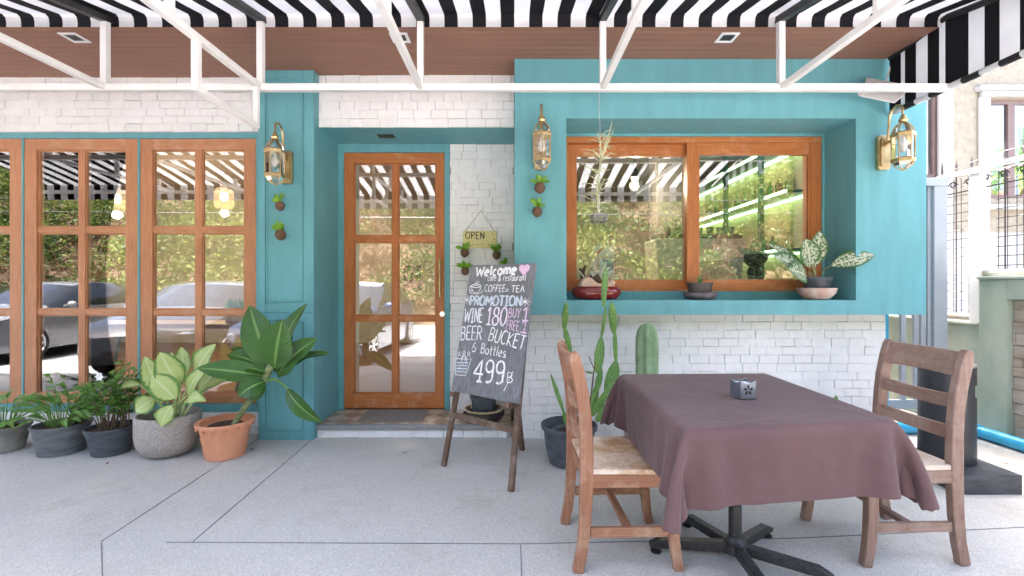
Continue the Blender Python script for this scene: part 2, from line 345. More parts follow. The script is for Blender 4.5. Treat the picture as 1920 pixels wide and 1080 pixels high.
bricks(s, BX0+.004, 3.03, 0, 1.014, 3.69, 5)
bricks(s, PX1+.002, BX0-.06, 0, .064, 3.71, 6, bh=.064)
s.build('brickwork', M['brick'], cafe)
# rear mass of the building; unseen block above is raised to stop the sun
s = MB()
s.box(-11.0, 3.16, 3.80, 9.2, 3.05, 5.6)
s.box(-11.0, -10.8, 3.98, 9.2, 0, 3.05); s.box(3.05, 3.16, 3.98, 9.2, 0, 3.05)
RW = [(-10.65, -9.95), (-9.5, -8.72)]; x = -10.8
for a, c in RW: s.box(x, a, 9.0, 9.2, 0, 3.05); s.box(a, c, 9.0, 9.2, 0, 1.33); s.box(a, c, 9.0, 9.2, 2.2, 3.05); s.box((a+c)/2-.025, (a+c)/2+.025, 9.05, 9.1, 1.33, 2.2); s.box(a, c, 9.051, 9.099, 1.74, 1.78); x = c
s.box(x, 3.05, 9.0, 9.2, 0, 3.05)
s.build('rear_walls_and_sun_block', pm('grey_render', (.42, .40, .37), .8), cafe)
s = MB(); s.box(-10.8, 3.05, 4.31, 9.0, 2.93, 3.04); s.build('room_ceiling', pm('room_ceiling_paint', (.34, .27, .21), .7), cafe)
s = MB(); s.box(-10.8, 3.05, 4.31, 9.0, 0, .095); s.build('room_floor', wood('room_floorboards', (.16, .085, .045), (.30, .17, .095), 'y', rough=.4), cafe)
# pillar with panelled front
s = MB(); s.box(PX0, PX1, PY+.012, 4.30, 0, SOF)
def raised_frame(s, x0, x1, z0, z1, wl, wr, wt, wb, y0, y1):
    s.box(x0, x0+wl, y0, y1, z0, z1); s.box(x1-wr, x1, y0, y1, z0, z1)
    s.box(x0+wl, x1-wr, y0, y1, z0, z0+wb); s.box(x0+wl, x1-wr, y0, y1, z1-wt, z1)
raised_frame(s, PX0, PX1, .0, 1.02, .055, .08, .06, .06, PY, PY+.0125)
raised_frame(s, PX0, PX1, 1.022, SOF-.002, .055, .08, .06, .07, PY, PY+.0125)
for z0, z1 in ((.075, .945), (1.107, SOF-.08)): raised_frame(s, PX0+.062, PX1-.087, z0, z1, .011, .011, .011, .011, PY+.003, PY+.0126)
s.build('pillar', M['teal'], cafe, bevel=.003)
# window box
s = MB()
s.box(BX0, RX0, BY, BYB, 1.018, SOF-.002); s.box(RX1, BX1, BY, BYB, 1.018, SOF-.002)
s.box(RX0, RX1, BY, BYB, RZ1, SOF-.002); s.box(RX0, RX1, BY, BYB, 1.018, RZ0)
s.box(BX0, RX0+.03, BYB, 4.0, 1.018, SOF-.002); s.box(RX1-.02, BX1, BYB, 4.0, 1.018, SOF-.002); s.box(RX0+.03, RX1-.02, BYB, 4.0, 2.492, SOF-.002); s.box(RX0+.03, RX1-.02, BYB, 4.0, 1.018, 1.19)
s.box(BX0, BX0+.03, 4.0, 4.17, 1.018, SOF-.002); s.box(-10.8, 3.05, 4.0, 4.31, 2.98, 3.045)
s.build('window_surround', M['teal'], cafe)
# teal trims of the left windows, door recess lining
s = MB()
s.box(-5.06, PX0-.002, 3.792, 3.90, 2.468, 2.514); s.box(-5.06, PX0-.002, 3.775, 3.90, .192, .255)
for x in (-5.06, -4.093, -3.125, -2.136): s.box(x, x + (.018 if x < -2.2 else .10), 3.795, 3.90, .2555, 2.4675)
s.build('window_trim', M['teal'], cafe, bevel=.002)
s = MB()
s.box(PX1+.001, BX0-.003, 3.742, 4.1695, 2.536, 2.5395)                                        # recess ceiling
s.box(PX1-.04, -1.542, 4.17, 4.30, .1, 2.536); s.box(-.618, -.572, 4.165, 4.30, .1, 2.5355); s.box(-1.542, -.618, 4.17, 4.30, 2.460, 2.5355)
s.build('door_frame', M['teal'], cafe, bevel=.002)
# soffit planks
s = MB(); y = 3.035
while y < 3.79:
    s.box(-11.0, 2.86, y, y+.066, SOF, SOF+.018); y += .0685
s.build('soffit', M['soffit'], cafe, bevel=.003)
s = MB(); s.box(-11.0, 2.86, 3.04, 3.80, SOF+.0185, 3.05); s.build('soffit_backing', pm('soffit_backing', (.45, .26, .19), .8), cafe)
# porch step
s = MB(); s.box(PX1+.002, BX0-.03, 3.715, 4.31, 0, .0645); s.box(PX1+.002, -.575, 4.0, 4.31, .06, .0655); s.build('step_base', M['mortar'], cafe)
s = MB(); s.box(PX1+.002, BX0-.03, 3.735, 4.165, .066, .1015); s.build('step_tiles', M['steptile'], cafe)
s = MB(); s.box(PX1+.002, BX0-.03, 3.69, 3.734, .066, .104); s.build('step_nosing', pm('grey_stone_nosing', (.26, .265, .27), .45, vs=20), cafe, bevel=.004)
# downlights, vents
fr = pm('white_vent', (.8, .8, .8), .5)
for px, py in ((140, 71), (1363, 66), (750, 62)):
    c = G(px, py, SOF); c = Vector(((px-960)*3.17/F, 3.17, SOF))
    s = MB(); raised_frame_z = None
    a, bb, cc, dd = c.x-.062, c.x+.062, c.y-.062, c.y+.062
    s.box(a, bb, cc, cc+.02, SOF-.006, SOF); s.box(a, bb, dd-.02, dd, SOF-.006, SOF); s.box(a, a+.02, cc+.02, dd-.02, SOF-.006, SOF); s.box(bb-.02, bb, cc+.02, dd-.02, SOF-.006, SOF)
    d = s.build('recessed_downlight', fr, cafe)
    s = MB(); s.box(a+.02, bb-.02, cc+.02, dd-.02, SOF-.001, SOF-.0003); s.build('lamp_recess', M['black_metal'], d)
s = MB(); s.box(-1.16, -1.02, 3.90, 3.99, 2.531, 2.5355); s.build('ceiling_vent', M['black_metal'], cafe)

# glazed wall panels: two columns of three panes
def glazed(name, x0, x1, z0, z1, y, th, cols, rows, mv, mh, parent, label=None):
    """cols / rows are lists of (start, end) of the glass"""
    s = MB(); yb = y + th
    s.box(x0, cols[0][0], y, yb, z0, z1, 0); s.box(cols[-1][1], x1, y, yb, z0, z1, 0)
    for k in range(len(cols)-1): s.box(cols[k][1], cols[k+1][0], y+.006, yb-.004, rows[0][0], rows[-1][1], 0)
    s.box(cols[0][0], cols[-1][1], y+.0005, yb, z0, rows[0][0], 1); s.box(cols[0][0], cols[-1][1], y+.0005, yb, rows[-1][1], z1, 1)
    for k in range(len(rows)-1):
        for c in cols: s.box(c[0], c[1], y+.007, yb-.005, rows[k][1], rows[k+1][0], 1)
    for c in cols:      # glazing beads
        for r_ in rows:
            q = .009
            s.box(c[0], c[0]+q, y+.014, yb-.01, r_[0], r_[1], 0); s.box(c[1]-q, c[1], y+.014, yb-.01, r_[0], r_[1], 0)
            s.box(c[0]+q, c[1]-q, y+.014, yb-.01, r_[0], r_[0]+q, 1); s.box(c[0]+q, c[1]-q, y+.014, yb-.01, r_[1]-q, r_[1], 1)
    o = s.build(name, [mv, mh], parent, bevel=.003)
    s = MB()
    for c in cols:
        for r_ in rows: s.box(c[0], c[1], y+.024, y+.029, r_[0], r_[1])
    s.build('pane', M['glass'], o); return o
def zz(py, Y): return CAMZ - (py - 533) * Y / F
def xx(px, Y): return (px - 960) * Y / F
YW = 3.80
rows = [(zz(737, YW), zz(591, YW)), (zz(580, YW), zz(437, YW)), (zz(425, YW), zz(281, YW))]
for x0, x1 in ((-3.107, -2.138), (-4.075, -3.126), (-5.042, -4.094)):
    w_ = x1 - x0; cx = (x0 + x1) / 2
    glazed('window', x0, x1, .2555, 2.4665, 3.80, .045, [(x0+.103, cx-.028), (cx+.028, x1-.103)], rows, M['woodl_v'], M['woodl_h'], cafe)
YD = 4.17
rows = [(zz(738, YD), zz(602, YD)), (zz(592, YD), zz(454, YD)), (zz(442, YD), zz(306, YD))]
door = glazed('door', -1.540, -.621, .112, 2.457, 4.172, .045, [(xx(663, YD), xx(735, YD)), (xx(746, YD), xx(817, YD))], rows, M['wood_v'], M['wood_h'], cafe)
s = MB(); hx, hy = xx(824, 4.13), 4.135
s.tube([(hx, hy, zz(553, 4.13)), (hx, hy, zz(490, 4.13))], .011, 10)
for py in (494, 550): s.tube([(hx, hy, zz(py, 4.13)), (hx, 4.173, zz(py, 4.13))], .012, 10)
for py in (487, 556): s.sphere((hx, hy, zz(py, 4.13)), .015)
s.build('handle', M['brass'], door, smooth=True)
s = MB(); s.tube([(xx(829, 4.16), 4.158, zz(589, 4.16)), (xx(829, 4.16), 4.175, zz(589, 4.16))], .023, 20); s.tube([(xx(829, 4.16), 4.155, zz(589, 4.16)), (xx(829, 4.16), 4.160, zz(589, 4.16))], .011, 16); s.build('lock', M['chrome'], door, smooth=True)
s = MB(); s.box(xx(757, 4.21), xx(789, 4.21), 4.204, 4.208, zz(546, 4.21), zz(498, 4.21)); pst = s.build('door_poster', pm('dark_poster', (.03, .03, .03), .5, var=.3), door)
# sliding window
YS = 3.82
s = MB()
s.box(xx(1062, YS), xx(1541, YS), YS, 3.93, zz(267, YS), zz(256, YS), 1); s.box(xx(1062, YS), xx(1541, YS), YS+.01, 3.93, zz(546, YS), zz(541, YS), 1)
s.box(xx(1520.5, YS), xx(1541, YS), YS+.004, 3.93, zz(541, YS)+.0005, zz(267, YS)-.0005, 0); s.box(xx(1062, YS), xx(1066, YS), YS+.004, 3.93, zz(541, YS)+.0005, zz(267, YS)-.0005, 0)
win = s.build('sliding_window', [M['wood_v'], M['wood_h']], cafe, bevel=.003)
def sash(x0, x1, gx0, gx1, y):
    s = MB(); z0, z1, g0, g1 = zz(541, YS)+.001, zz(267, YS)-.001, zz(524, YS), zz(289.5, YS)
    s.box(x0, gx0, y, y+.036, z0, z1, 0); s.box(gx1, x1, y, y+.036, z0, z1, 0)
    s.box(gx0, gx1, y+.001, y+.036, z0, g0, 1); s.box(gx0, gx1, y+.001, y+.036, g1, z1, 1)
    s.box(gx0, gx1, y+.015, y+.020, g0, g1, 2)
    s.build('sash', [M['wood_v'], M['wood_h'], M['glass']], win)
sash(xx(1066, YS)+.001, xx(1312, YS), xx(1083, YS), xx(1290, YS), YS+.055)
sash(xx(1289.5, YS), xx(1520, YS), xx(1312.5, YS), xx(1518, YS)-.06, YS+.012) if False else sash(xx(1289.5, YS), xx(1520.3, YS), xx(1312.5, YS), xx(1517, YS), YS+.012)

# ================================================================== AWNING
AXL, AXR, AYB, AYF = -6.6, 2.87, 3.04, 1.23
aw = thing('striped_awning', (0, 2.1, 2.5), 'black and white striped awning on a white steel frame above the porch', 'awning')
SL = .215
def az_(y): return 3.035 - SL * (3.0 - y)
prof = [(AYB-.010, 2.964), (AYB-.009, 2.985), (AYB-.011, 3.005), (AYB-.016, 3.025), (AYB-.035, az_(AYB-.035))]
for i in range(1, 13): yy = AYB-.035 - (AYB-.035-AYF)*i/12; prof.append((yy, az_(yy) - .004*math.sin(i*math.pi/3)))
s = MB(); per, blk = .188, .089; x = AXL; ph = xx(1000-8, AYB)     # phase of a black stripe
k0 = math.floor((AXL - ph)/per); cuts = [AXL]
k = k0
while ph + k*per < AXR:
    for e in (ph + k*per, ph + k*per + blk):
        if AXL < e < AXR: cuts.append(e)
    k += 1
cuts.append(AXR)
for a, c in zip(cuts[:-1], cuts[1:]):
    mid = ((a + c)/2 - ph) % per; mi = 1 if mid < blk else 0
    for (y0, z0), (y1, z1) in zip(prof[:-1], prof[1:]): s.quad((a, y0, z0), (c, y0, z0), (c, y1, z1), (a, y1, z1), mi)
can = s.build('canopy', [M['aw_white'], M['aw_black']], aw)
sm = can.modifiers.new('thick', 'SOLIDIFY'); sm.thickness = .002
s = MB()
for a, c in zip(cuts[:-1], cuts[1:]):
    mid = ((a + c)/2 - ph) % per; mi = 1 if mid < blk else 0; zt = az_(AYF)
    for i in range(3): s.quad((a, AYF-.004*i-.003, zt-.07*i), (c, AYF-.004*i-.003, zt-.07*i), (c, AYF-.004*(i+1)-.003, zt-.07*(i+1)), (a, AYF-.004*(i+1)-.003, zt-.07*(i+1)), mi)
v_ = s.build('front_valance', [M['aw_white'], M['aw_black']], aw); sm = v_.modifiers.new('thick', 'SOLIDIFY'); sm.thickness = .002
# side curtain
s = MB(); YE = 3.452; y = YE; CB = 2.545
edges = [3.452, 3.354, 3.322, 3.234, 3.139, 3.05, 3.008, 2.862, 2.762, 2.672, 2.568]
while edges[-1] > AYF: edges.append(edges[-1] - (.096 if len(edges) % 2 else .1))
edges[-1] = AYF
def ctop(y): return (3.022 - .10*max(0, y - 3.0)) if y > 3.0 else az_(y) - .012
for i in range(len(edges)-1):
    y0, y1 = edges[i], edges[i+1]; wv = lambda y: AXR + .004*math.sin(y*16)
    s.quad((wv(y0), y0, CB), (wv(y0), y0, ctop(y0)), (wv(y1), y1, ctop(y1)), (wv(y1), y1, CB), 1 if i % 2 == 0 else 0)
sc_ = s.build('side_curtain', [M['aw_white'], M['aw_black']], aw); sm = sc_.modifiers.new('thick', 'SOLIDIFY'); sm.thickness = .002
s = MB(); s.tube([(AXR, y_, ctop(y_) - .012) for y_ in (YE, 3.0, 2.4, 1.8, AYF)], .022, 10); s.build('curtain_top_band', M['aw_band'], aw, smooth=True)
s = MB(); y = YE; i = 0
while y > AYF + .02:
    y2 = max(AYF, y - .112); s.tube([(AXR, y, CB), (AXR, y2, CB)], .021, 12, i % 2); y = y2; i += 1
s.build('curtain_hem', [M['aw_white'], M['aw_band']], aw, smooth=True)
# frame
BZ = 2.545
s = MB(); s.box(AXL, AXR+.02, 2.978, 3.022, BZ-.022, BZ+.022); s.build('rear_beam', M['white_metal'], aw, bevel=.004)
s = MB(); s.box(AXL, AXR+.02, AYF+.01, AYF+.054, BZ-.022, BZ+.022); s.build('front_beam', M['white_metal'], aw, bevel=.004)
xs = [xx(197.5, 3.0), xx(489, 3.0), xx(788.5, 3.0), xx(1130, 3.0), xx(1464, 3.0)]; xs = [2*xs[0]-xs[1], ] + xs; xs = [2*xs[0]-xs[1]] + xs
for x in xs:
    s = MB(); s.box(x-.020, x+.020, 2.980, 3.020, BZ+.0225, 2.995); s.build('post', M['white_metal'], aw, bevel=.003)
    s = MB(); s.box(x-.019, x+.019, AYF+.055, 2.9775, BZ-.019, BZ+.019); s.build('lower_chord', M['white_metal'], aw, bevel=.004)
    s = MB(); s.bar((x, 3.03, az_(3.03)-.034), (x, AYF+.06, az_(AYF+.06)-.034), .044, .044); s.build('upper_chord', M['black_metal'], aw, bevel=.003)
    for yy in (2.2, 1.55):
        s = MB(); s.box(x-.017, x+.017, yy-.017, yy+.017, BZ+.0195, az_(yy)-.057); s.build('strut', M['white_metal'], aw, bevel=.003)
x = xs[3]
s = MB(); s.box(x-.018, x+.018, 2.37, 2.406, 2.262, BZ-.02); s.box(x-.016, x+.016, 2.406, 2.93, 2.262, 2.294); s.box(x-.016, x+.016, 2.93, 2.962, 2.262, BZ-.02)
s.build('hanging_bracket', M['white_metal'], aw, bevel=.003)
# ================================================================== CHAIRS
CW1, CW2 = (.25, .108, .060), (.44, .225, .135)
wear = ((.52, .38, .27), 6, .50, .80)
M['chair_z'] = wood('chair_post_wood', CW1, CW2, 'z', .6, wear, spec=.25); M['chair_y'] = wood('chair_rail_wood', CW1, CW2, 'y', .6, wear, spec=.25)
M['chair_x'] = wood('chair_stretcher_wood', CW1, CW2, 'x', .6, wear, spec=.25)
M['seat'] = wood('bleached_seat_wood', (.40, .22, .10), (.60, .38, .20), 'x', .62, ((.72, .61, .49), 4.5, .42, .60), spec=.25)
GW1, GW2 = (.20, .120, .090), (.34, .225, .175); wearg = ((.38, .29, .235), 7, .45, .8)
M['gchair_z'] = wood('grey_post_wood', GW1, GW2, 'z', .65, wearg, spec=.2); M['gchair_y'] = wood('grey_rail_wood', GW1, GW2, 'y', .65, wearg, spec=.2)
M['gchair_x'] = wood('grey_stretcher_wood', GW1, GW2, 'x', .65, wearg, spec=.2); M['gseat'] = wood('grey_seat_wood', (.42, .29, .19), (.58, .44, .31), 'x', .65, ((.68, .58, .48), 5, .4, .65), spec=.2)
def make_chair(loc, rz, label, pre, lean=0.0):
    t = thing('dining_chair', loc, label, 'chair', 'wooden dining chairs', rz)
    mz, my, mx_, ms = M[pre+'chair_z'], M[pre+'chair_y'], M[pre+'chair_x'], M[('g' if pre else '')+'seat']
    D = .200
    for sy in (-1, 1):          # rear posts run from foot to crest
        pts = [(-.232, 0), (-.212, .10), (-.200, .22), (-.194, .36), (-.193, .48), (-.194, .58), (-.200, .68), (-.213, .78), (-.232, .87), (-.246, .93), (-.253, .955)]
        dm = [(.046, .036), (.047, .036), (.050, .036), (.055, .036), (.057, .036), (.055, .036), (.053, .036), (.054, .036), (.055, .036), (.048, .036), (.028, .034)]
        s = MB(); s.sweep([(x - lean*z, sy*D, z) for x, z in pts], dm, (0, 1, 0)); s.build('rear_post', mz, t, smooth=True, bevel=.004, local=True, angle=35)
        pts = [(.212, 0), (.199, .07), (.190, .15), (.186, .24), (.186, .375)]
        s = MB(); s.sweep([(x, sy*(D-.002), z) for x, z in pts], [(.040, .038), (.042, .038), (.045, .038), (.047, .038), (.048, .038)], (0, 1, 0)); s.build('front_leg', mz, t, smooth=True, bevel=.004, local=True, angle=35)
        s = MB(); s.box(-.170, .163, sy*(D+.004)-.011, sy*(D+.004)+.011, .368, .424); s.build('apron', mx_, t, bevel=.002, local=True)
        s = MB(); s.box(-.176, .165, sy*D-.010, sy*D+.010, .150, .192); s.build('side_stretcher', mx_, t, bevel=.002, local=True)
    s = MB(); s.box(-.02, .012, -(D-.011), D-.011, .160, .184); s.build('cross_stretcher', my, t, bevel=.002, local=True)
    for x in (.186, -.190):
        s = MB(); s.box(x-.010, x+.010, -(D-.02), D-.02, .366, .422); s.build('apron', my, t, bevel=.002, local=True)
    # seat board with a slight dish
    s = MB(); nx, ny = 10, 10; x0, x1, y0, y1 = -.196, .228, -.226, .226
    def top(u, v): return .448 - .007*math.sin(math.pi*u)*math.sin(math.pi*v)
    idt = [[s.add([(x0+(x1-x0)*i/nx, (y0+(y1-y0)*j/ny)*(1-.06*(1-i/nx)), top(i/nx, j/ny))]) for j in range(ny+1)] for i in range(nx+1)]
    idb = [[s.add([(x0+(x1-x0)*i/nx, (y0+(y1-y0)*j/ny)*(1-.06*(1-i/nx)), .4245)]) for j in range(ny+1)] for i in range(nx+1)]
    for i in range(nx):
        for j_ in range(ny):
            s.face((idt[i][j_], idt[i+1][j_], idt[i+1][j_+1], idt[i][j_+1])); s.face((idb[i][j_+1], idb[i+1][j_+1], idb[i+1][j_], idb[i][j_]))
    for i in range(nx):
        s.face((idb[i][0], idb[i+1][0], idt[i+1][0], idt[i][0])); s.face((idt[i][ny], idt[i+1][ny], idb[i+1][ny], idb[i][ny]))
    for j_ in range(ny):
        s.face((idt[0][j_], idt[0][j_+1], idb[0][j_+1], idb[0][j_])); s.face((idb[nx][j_], idb[nx][j_+1], idt[nx][j_+1], idt[nx][j_]))
    s.build('seat', ms, t, smooth=True, bevel=.005, local=True, angle=40)
    # curved rails of the back
    def backx(z):
        zs = [p[1] for p in [( -.193, .48), (-.194, .58), (-.200, .68), (-.213, .78), (-.232, .87), (-.253, .955)]]; xs_ = [-.193, -.194, -.200, -.213, -.232, -.253]
        return float(np.interp(z, zs, xs_)) - lean*z
    for z0, z1, nm in ((.555, .615, 'back_slat'), (.695, .755, 'back_slat'), (.835, .945, 'crest_rail')):
        s = MB(); n = 12; L = []
        for i in range(n+1):
            y_ = -(D-.017) + 2*(D-.017)*i/n; bow = -.026*math.cos((i/n-.5)*math.pi); dz = -.012*math.cos((i/n-.5)*math.pi) if nm == 'back_slat' else 0
            L.append(s.add([(backx(z0)+bow-.008, y_, z0+dz), (backx(z0)+bow+.008, y_, z0+dz), (backx(z1)+bow+.008, y_, z1+dz), (backx(z1)+bow-.008, y_, z1+dz)]))
        for i in range(n):
            for k in range(4): s.face((L[i]+k, L[i+1]+k, L[i+1]+(k+1) % 4, L[i]+(k+1) % 4))
        s.face((L[0], L[0]+1, L[0]+2, L[0]+3)); s.face((L[n]+3, L[n]+2, L[n]+1, L[n]))
        s.build(nm, my, t, smooth=True, bevel=.002, local=True, angle=35)
    return t
make_chair((.512, 2.185, 0), R(1.5), 'reddish brown wooden chair with ladder back, left of the table', '')
make_chair((1.775, 2.225, 0), R(180 + 1.5), 'greyer weathered ladder back wooden chair, right of the table in front of the black bin', 'g')

# ================================================================== TABLE, CLOTH, NAPKIN BOX
tb = thing('pedestal_table', (1.02, 2.08, 0), 'square table under a brown cloth standing on a black steel star foot', 'table')
QX0, QX1, QY0, QY1 = .60, 1.42, 1.605, 2.54
s = MB(); s.box(QX0+.006, QX1-.006, QY0+.075, QY1-.006, .715, .744); s.build('tabletop', M['chair_x'], tb)
s = MB(); s.tube([(1.02, 2.08, .06), (1.02, 2.08, .714)], .028, 20); s.build('column', M['worn_black'], tb, smooth=True)
s = MB(); s.lathe([(.052, .03), (.052, .072), (.036, .085), (.03, .1)], (1.02, 2.08, 0), 24); s.build('hub', M['worn_black'], tb, smooth=True)
for a, L in ((-93, .30), (-32, .37), (36, .33), (112, .33), (172, .38)):
    d = Vector((math.cos(R(a)), math.sin(R(a)), 0)); c = Vector((1.02, 2.08, 0))
    s = MB(); s.sweep([c + d*.04 + Vector((0, 0, .052)), c + d*(L-.05) + Vector((0, 0, .045)), c + d*L + Vector((0, 0, .031))], [(.045, .040), (.040, .040), (.018, .038)], Vector((-d.y, d.x, 0)))
    o_ = s.build('foot_arm', M['worn_black'], tb, bevel=.004)
    s = MB(); q = c + d*(L-.03); s.lathe([(.024, 0), (.026, .008), (.01, .014), (.008, .03)], q, 14); s.build('levelling_foot', M['black_metal'], o_, smooth=True)
# cloth: relaxed over the table edge (position based, edges hang freely)
def sim_cloth():
    sp = .0205; ov = .262
    nx = int(round((QX1-QX0+2*ov)/sp)); ny = int(round((QY1-QY0+2*ov)/sp))
    ux = np.linspace(QX0-ov, QX1+ov, nx+1); uy = np.linspace(QY0-ov, QY1+ov, ny+1)
    X, Yg = np.meshgrid(ux, uy, indexing='ij'); rg = np.random.default_rng(3)
    p = np.stack([X, Yg, np.full_like(X, .752)], -1)
    dx = np.maximum(0, np.maximum(QX0 - X, X - QX1)); dy = np.maximum(0, np.maximum(QY0 - Yg, Yg - QY1))
    p[..., 2] -= .25*(dx + dy); p[..., 2] += rg.normal(0, .0002, X.shape)*((dx+dy) > 0)
    inside = (dx == 0) & (dy == 0); wgt = np.where(inside, 0.0, 1.0)
    prev = p.copy(); sx_, sy_ = ux[1]-ux[0], uy[1]-uy[0]; dg = math.hypot(sx_, sy_)
    cons = []
    def addc(a, b_, L, k): cons.append((a, b_, L, k))
    S = lambda i0, i1, st, j0, j1, sj: (slice(i0, i1, st), slice(j0, j1, sj))
    for par in (0, 1):
        n_ = len(range(par, nx, 2)); addc(S(par, par+2*n_-1, 2, 0, None, 1), S(par+1, par+2*n_, 2, 0, None, 1), sx_, 1.0)
        n_ = len(range(par, ny, 2)); addc(S(0, None, 1, par, par+2*n_-1, 2), S(0, None, 1, par+1, par+2*n_, 2), sy_, 1.0)
    for par in (0, 1):
        n_ = len(range(par, nx, 2))
        addc(S(par, par+2*n_-1, 2, 0, -1, 1), S(par+1, par+2*n_, 2, 1, None, 1), dg, .35); addc(S(par, par+2*n_-1, 2, 1, None, 1), S(par+1, par+2*n_, 2, 0, -1, 1), dg, .35)
    for st in (0, 1, 2, 3):
        i = np.arange(st, nx-1, 4); addc((i, slice(None)), (i+2, slice(None)), 2*sx_, .6)
        i = np.arange(st, ny-1, 4); addc((slice(None), i), (slice(None), i+2), 2*sy_, .6)
    for it in range(260):
        v_ = (p - prev)*.96; prev = p.copy(); p = p + v_*wgt[..., None]; p[..., 2] -= .0007*wgt
        for rep in range(13):
            for a, b_, L, k in cons:
                d = p[b_] - p[a]; l = np.sqrt((d*d).sum(-1, keepdims=True)) + 1e-9; wa, wb = wgt[a][..., None], wgt[b_][..., None]
                c = d/l*(l - L)*k/np.maximum(wa+wb, 1e-6)*((wa+wb) > 0); p[a] += c*wa; p[b_] -= c*wb
        # keep outside the table block
        e = .006; x_, y_, z_ = p[..., 0], p[..., 1], p[..., 2]
        pen = (x_ > QX0-e) & (x_ < QX1+e) & (y_ > QY0-e) & (y_ < QY1+e) & (z_ < .751) & (wgt > 0)
        if pen.any():
            dl = np.stack([x_-(QX0-e), (QX1+e)-x_, y_-(QY0-e), (QY1+e)-y_, .751-z_+.0], -1); which = dl.argmin(-1)
            for q, (ax, val) in enumerate(((0, QX0-e), (0, QX1+e), (1, QY0-e), (1, QY1+e), (2, .751))):
                mk = pen & (which == q); p[..., ax][mk] = val
    return p, nx, ny, (dx > .012) & (dy > .012) & (np.hypot(dx, dy) > .274)
cp, nx, ny, cut = sim_cloth()
tx = (cp[..., 0]-QX0)/(QX1-QX0); ty = (QY1-cp[..., 1])/(QY1-QY0)
cp[..., 1] += (tx - .5)*np.clip(.03 + .085*ty, .0, .12); cp[..., 0] += -.012*ty + .0
s = MB(); s.add([tuple(q) for q in cp.reshape(-1, 3)])
for i in range(nx):
    for k in range(ny):
        if cut[i, k] and cut[i+1, k+1] and cut[i+1, k] and cut[i, k+1]: continue
        a = i*(ny+1)+k; s.face((a, a+ny+1, a+ny+2, a+1))
m, t, b, o = newmat('brown_cotton_cloth'); v = coords(t); f = noise(t, v, 3, 6); rp = ramp(t, [(.3, (.092, .051, .052)), (.7, (.118, .068, .066))]); t.links.new(f, rp.inputs[0]); t.links.new(rp.outputs[0], b.inputs['Base Color'])
b.inputs['Roughness'].default_value = .85; b.inputs['Sheen Weight'].default_value = .12; b.inputs['Sheen Roughness'].default_value = .4; b.inputs['Specular IOR Level'].default_value = .3
f1 = noise(t, coords(t, 'Object', (1, .5, .6)), 9, 5, .5); f2 = noise(t, v, 420, 2); ad = N(t, 'ShaderNodeMath', operation='MULTIPLY_ADD'); ad.inputs[1].default_value = .05; t.links.new(f2, ad.inputs[0]); t.links.new(f1, ad.inputs[2])
vw = N(t, 'ShaderNodeTexVoronoi', feature='DISTANCE_TO_EDGE'); vw.inputs['Scale'].default_value = 3.4; vd = N(t, 'ShaderNodeVectorMath', operation='MULTIPLY_ADD'); nzc = N(t, 'ShaderNodeTexNoise'); nzc.inputs['Scale'].default_value = 4; t.links.new(v, nzc.inputs['Vector']); vd.inputs[1].default_value = (.35, .35, .35); t.links.new(nzc.outputs['Color'], vd.inputs[0]); t.links.new(v, vd.inputs[2]); t.links.new(vd.outputs[0], vw.inputs['Vector'])
rv = ramp(t, [(0, (.7, .7, .7)), (.10, (.08, .08, .08)), (.3, (0, 0, 0))]); t.links.new(vw.outputs['Distance'], rv.inputs[0]); a2 = N(t, 'ShaderNodeMath', operation='MULTIPLY_ADD'); a2.inputs[1].default_value = .35; t.links.new(rv.outputs[0], a2.inputs[0]); t.links.new(ad.outputs[0], a2.inputs[2]); ad = a2
bn = N(t, 'ShaderNodeBump'); bn.inputs['Strength'].default_value = .35; bn.inputs['Distance'].default_value = .02; t.links.new(ad.outputs[0], bn.inputs['Height']); t.links.new(bn.outputs[0], b.inputs['Normal'])
cl = s.build('tablecloth', m, None, smooth=True, angle=180); tag(cl, 'plain brown cotton tablecloth draped over the porch table', 'tablecloth')
sm = cl.modifiers.new('thick', 'SOLIDIFY'); sm.thickness = .0016; sm.offset = 1
sb = cl.modifiers.new('subd', 'SUBSURF'); sb.levels = 1; sb.render_levels = 1
# napkin box with flower cut-out
c = P(1393, 745, F*(CAMZ-.755)/(745-533)); nb = thing('napkin_holder', (c.x, c.y, .7565), 'small silver napkin box with a flower cut out, on the tablecloth', 'napkin holder', rz=R(8))
s = MB(); hw, H = .036, .078
def curve_top(u): return H - .012*math.sin(math.pi*u)
for (ax, sg) in (('x', -1), ('x', 1), ('y', -1), ('y', 1)):
    n = 10
    for i in range(n):
        u0, u1 = i/n, (i+1)/n; a0, a1 = -hw+2*hw*u0, -hw+2*hw*u1; h0 = H if ax == 'y' and False else curve_top(u0); h1 = curve_top(u1); o_, q_ = sg*hw, sg*(hw-.0018)
        f_ = (lambda a, z, w_: (w_, a, z)) if ax == 'x' else (lambda a, z, w_: (a, w_, z))
        s.hexa([f_(a0, 0, o_), f_(a1, 0, o_), f_(a1, 0, q_), f_(a0, 0, q_), f_(a0, h0, o_), f_(a1, h1, o_), f_(a1, h1, q_), f_(a0, h0, q_)])
s.box(-hw, hw, -hw, hw, 0, .003)
bx = s.build('box', pm('blue_grey_pewter', (.30, .34, .40), .38, .8, var=.1, vs=20), nb, smooth=True, local=True, angle=30)
s = MB()
for k in range(5):
    a = R(90 + 72*k); n = 10; pts = []
    for i in range(n+1):
        t_ = i/n; pts.append((.004 + .020*t_, .0055*math.sin(math.pi*t_)))
    ring = [(x_, y_) for x_, y_ in pts] + [(x_, -y_) for x_, y_ in reversed(pts[1:-1])]
    i0 = s.add([(x_*math.cos(a)-y_*math.sin(a), -hw-.0006, .038 + x_*math.sin(a)+y_*math.cos(a)) for x_, y_ in ring]); s.face([i0+q for q in range(len(ring))])
s.build('flower_cutout', M['black_metal'], nb, local=True)
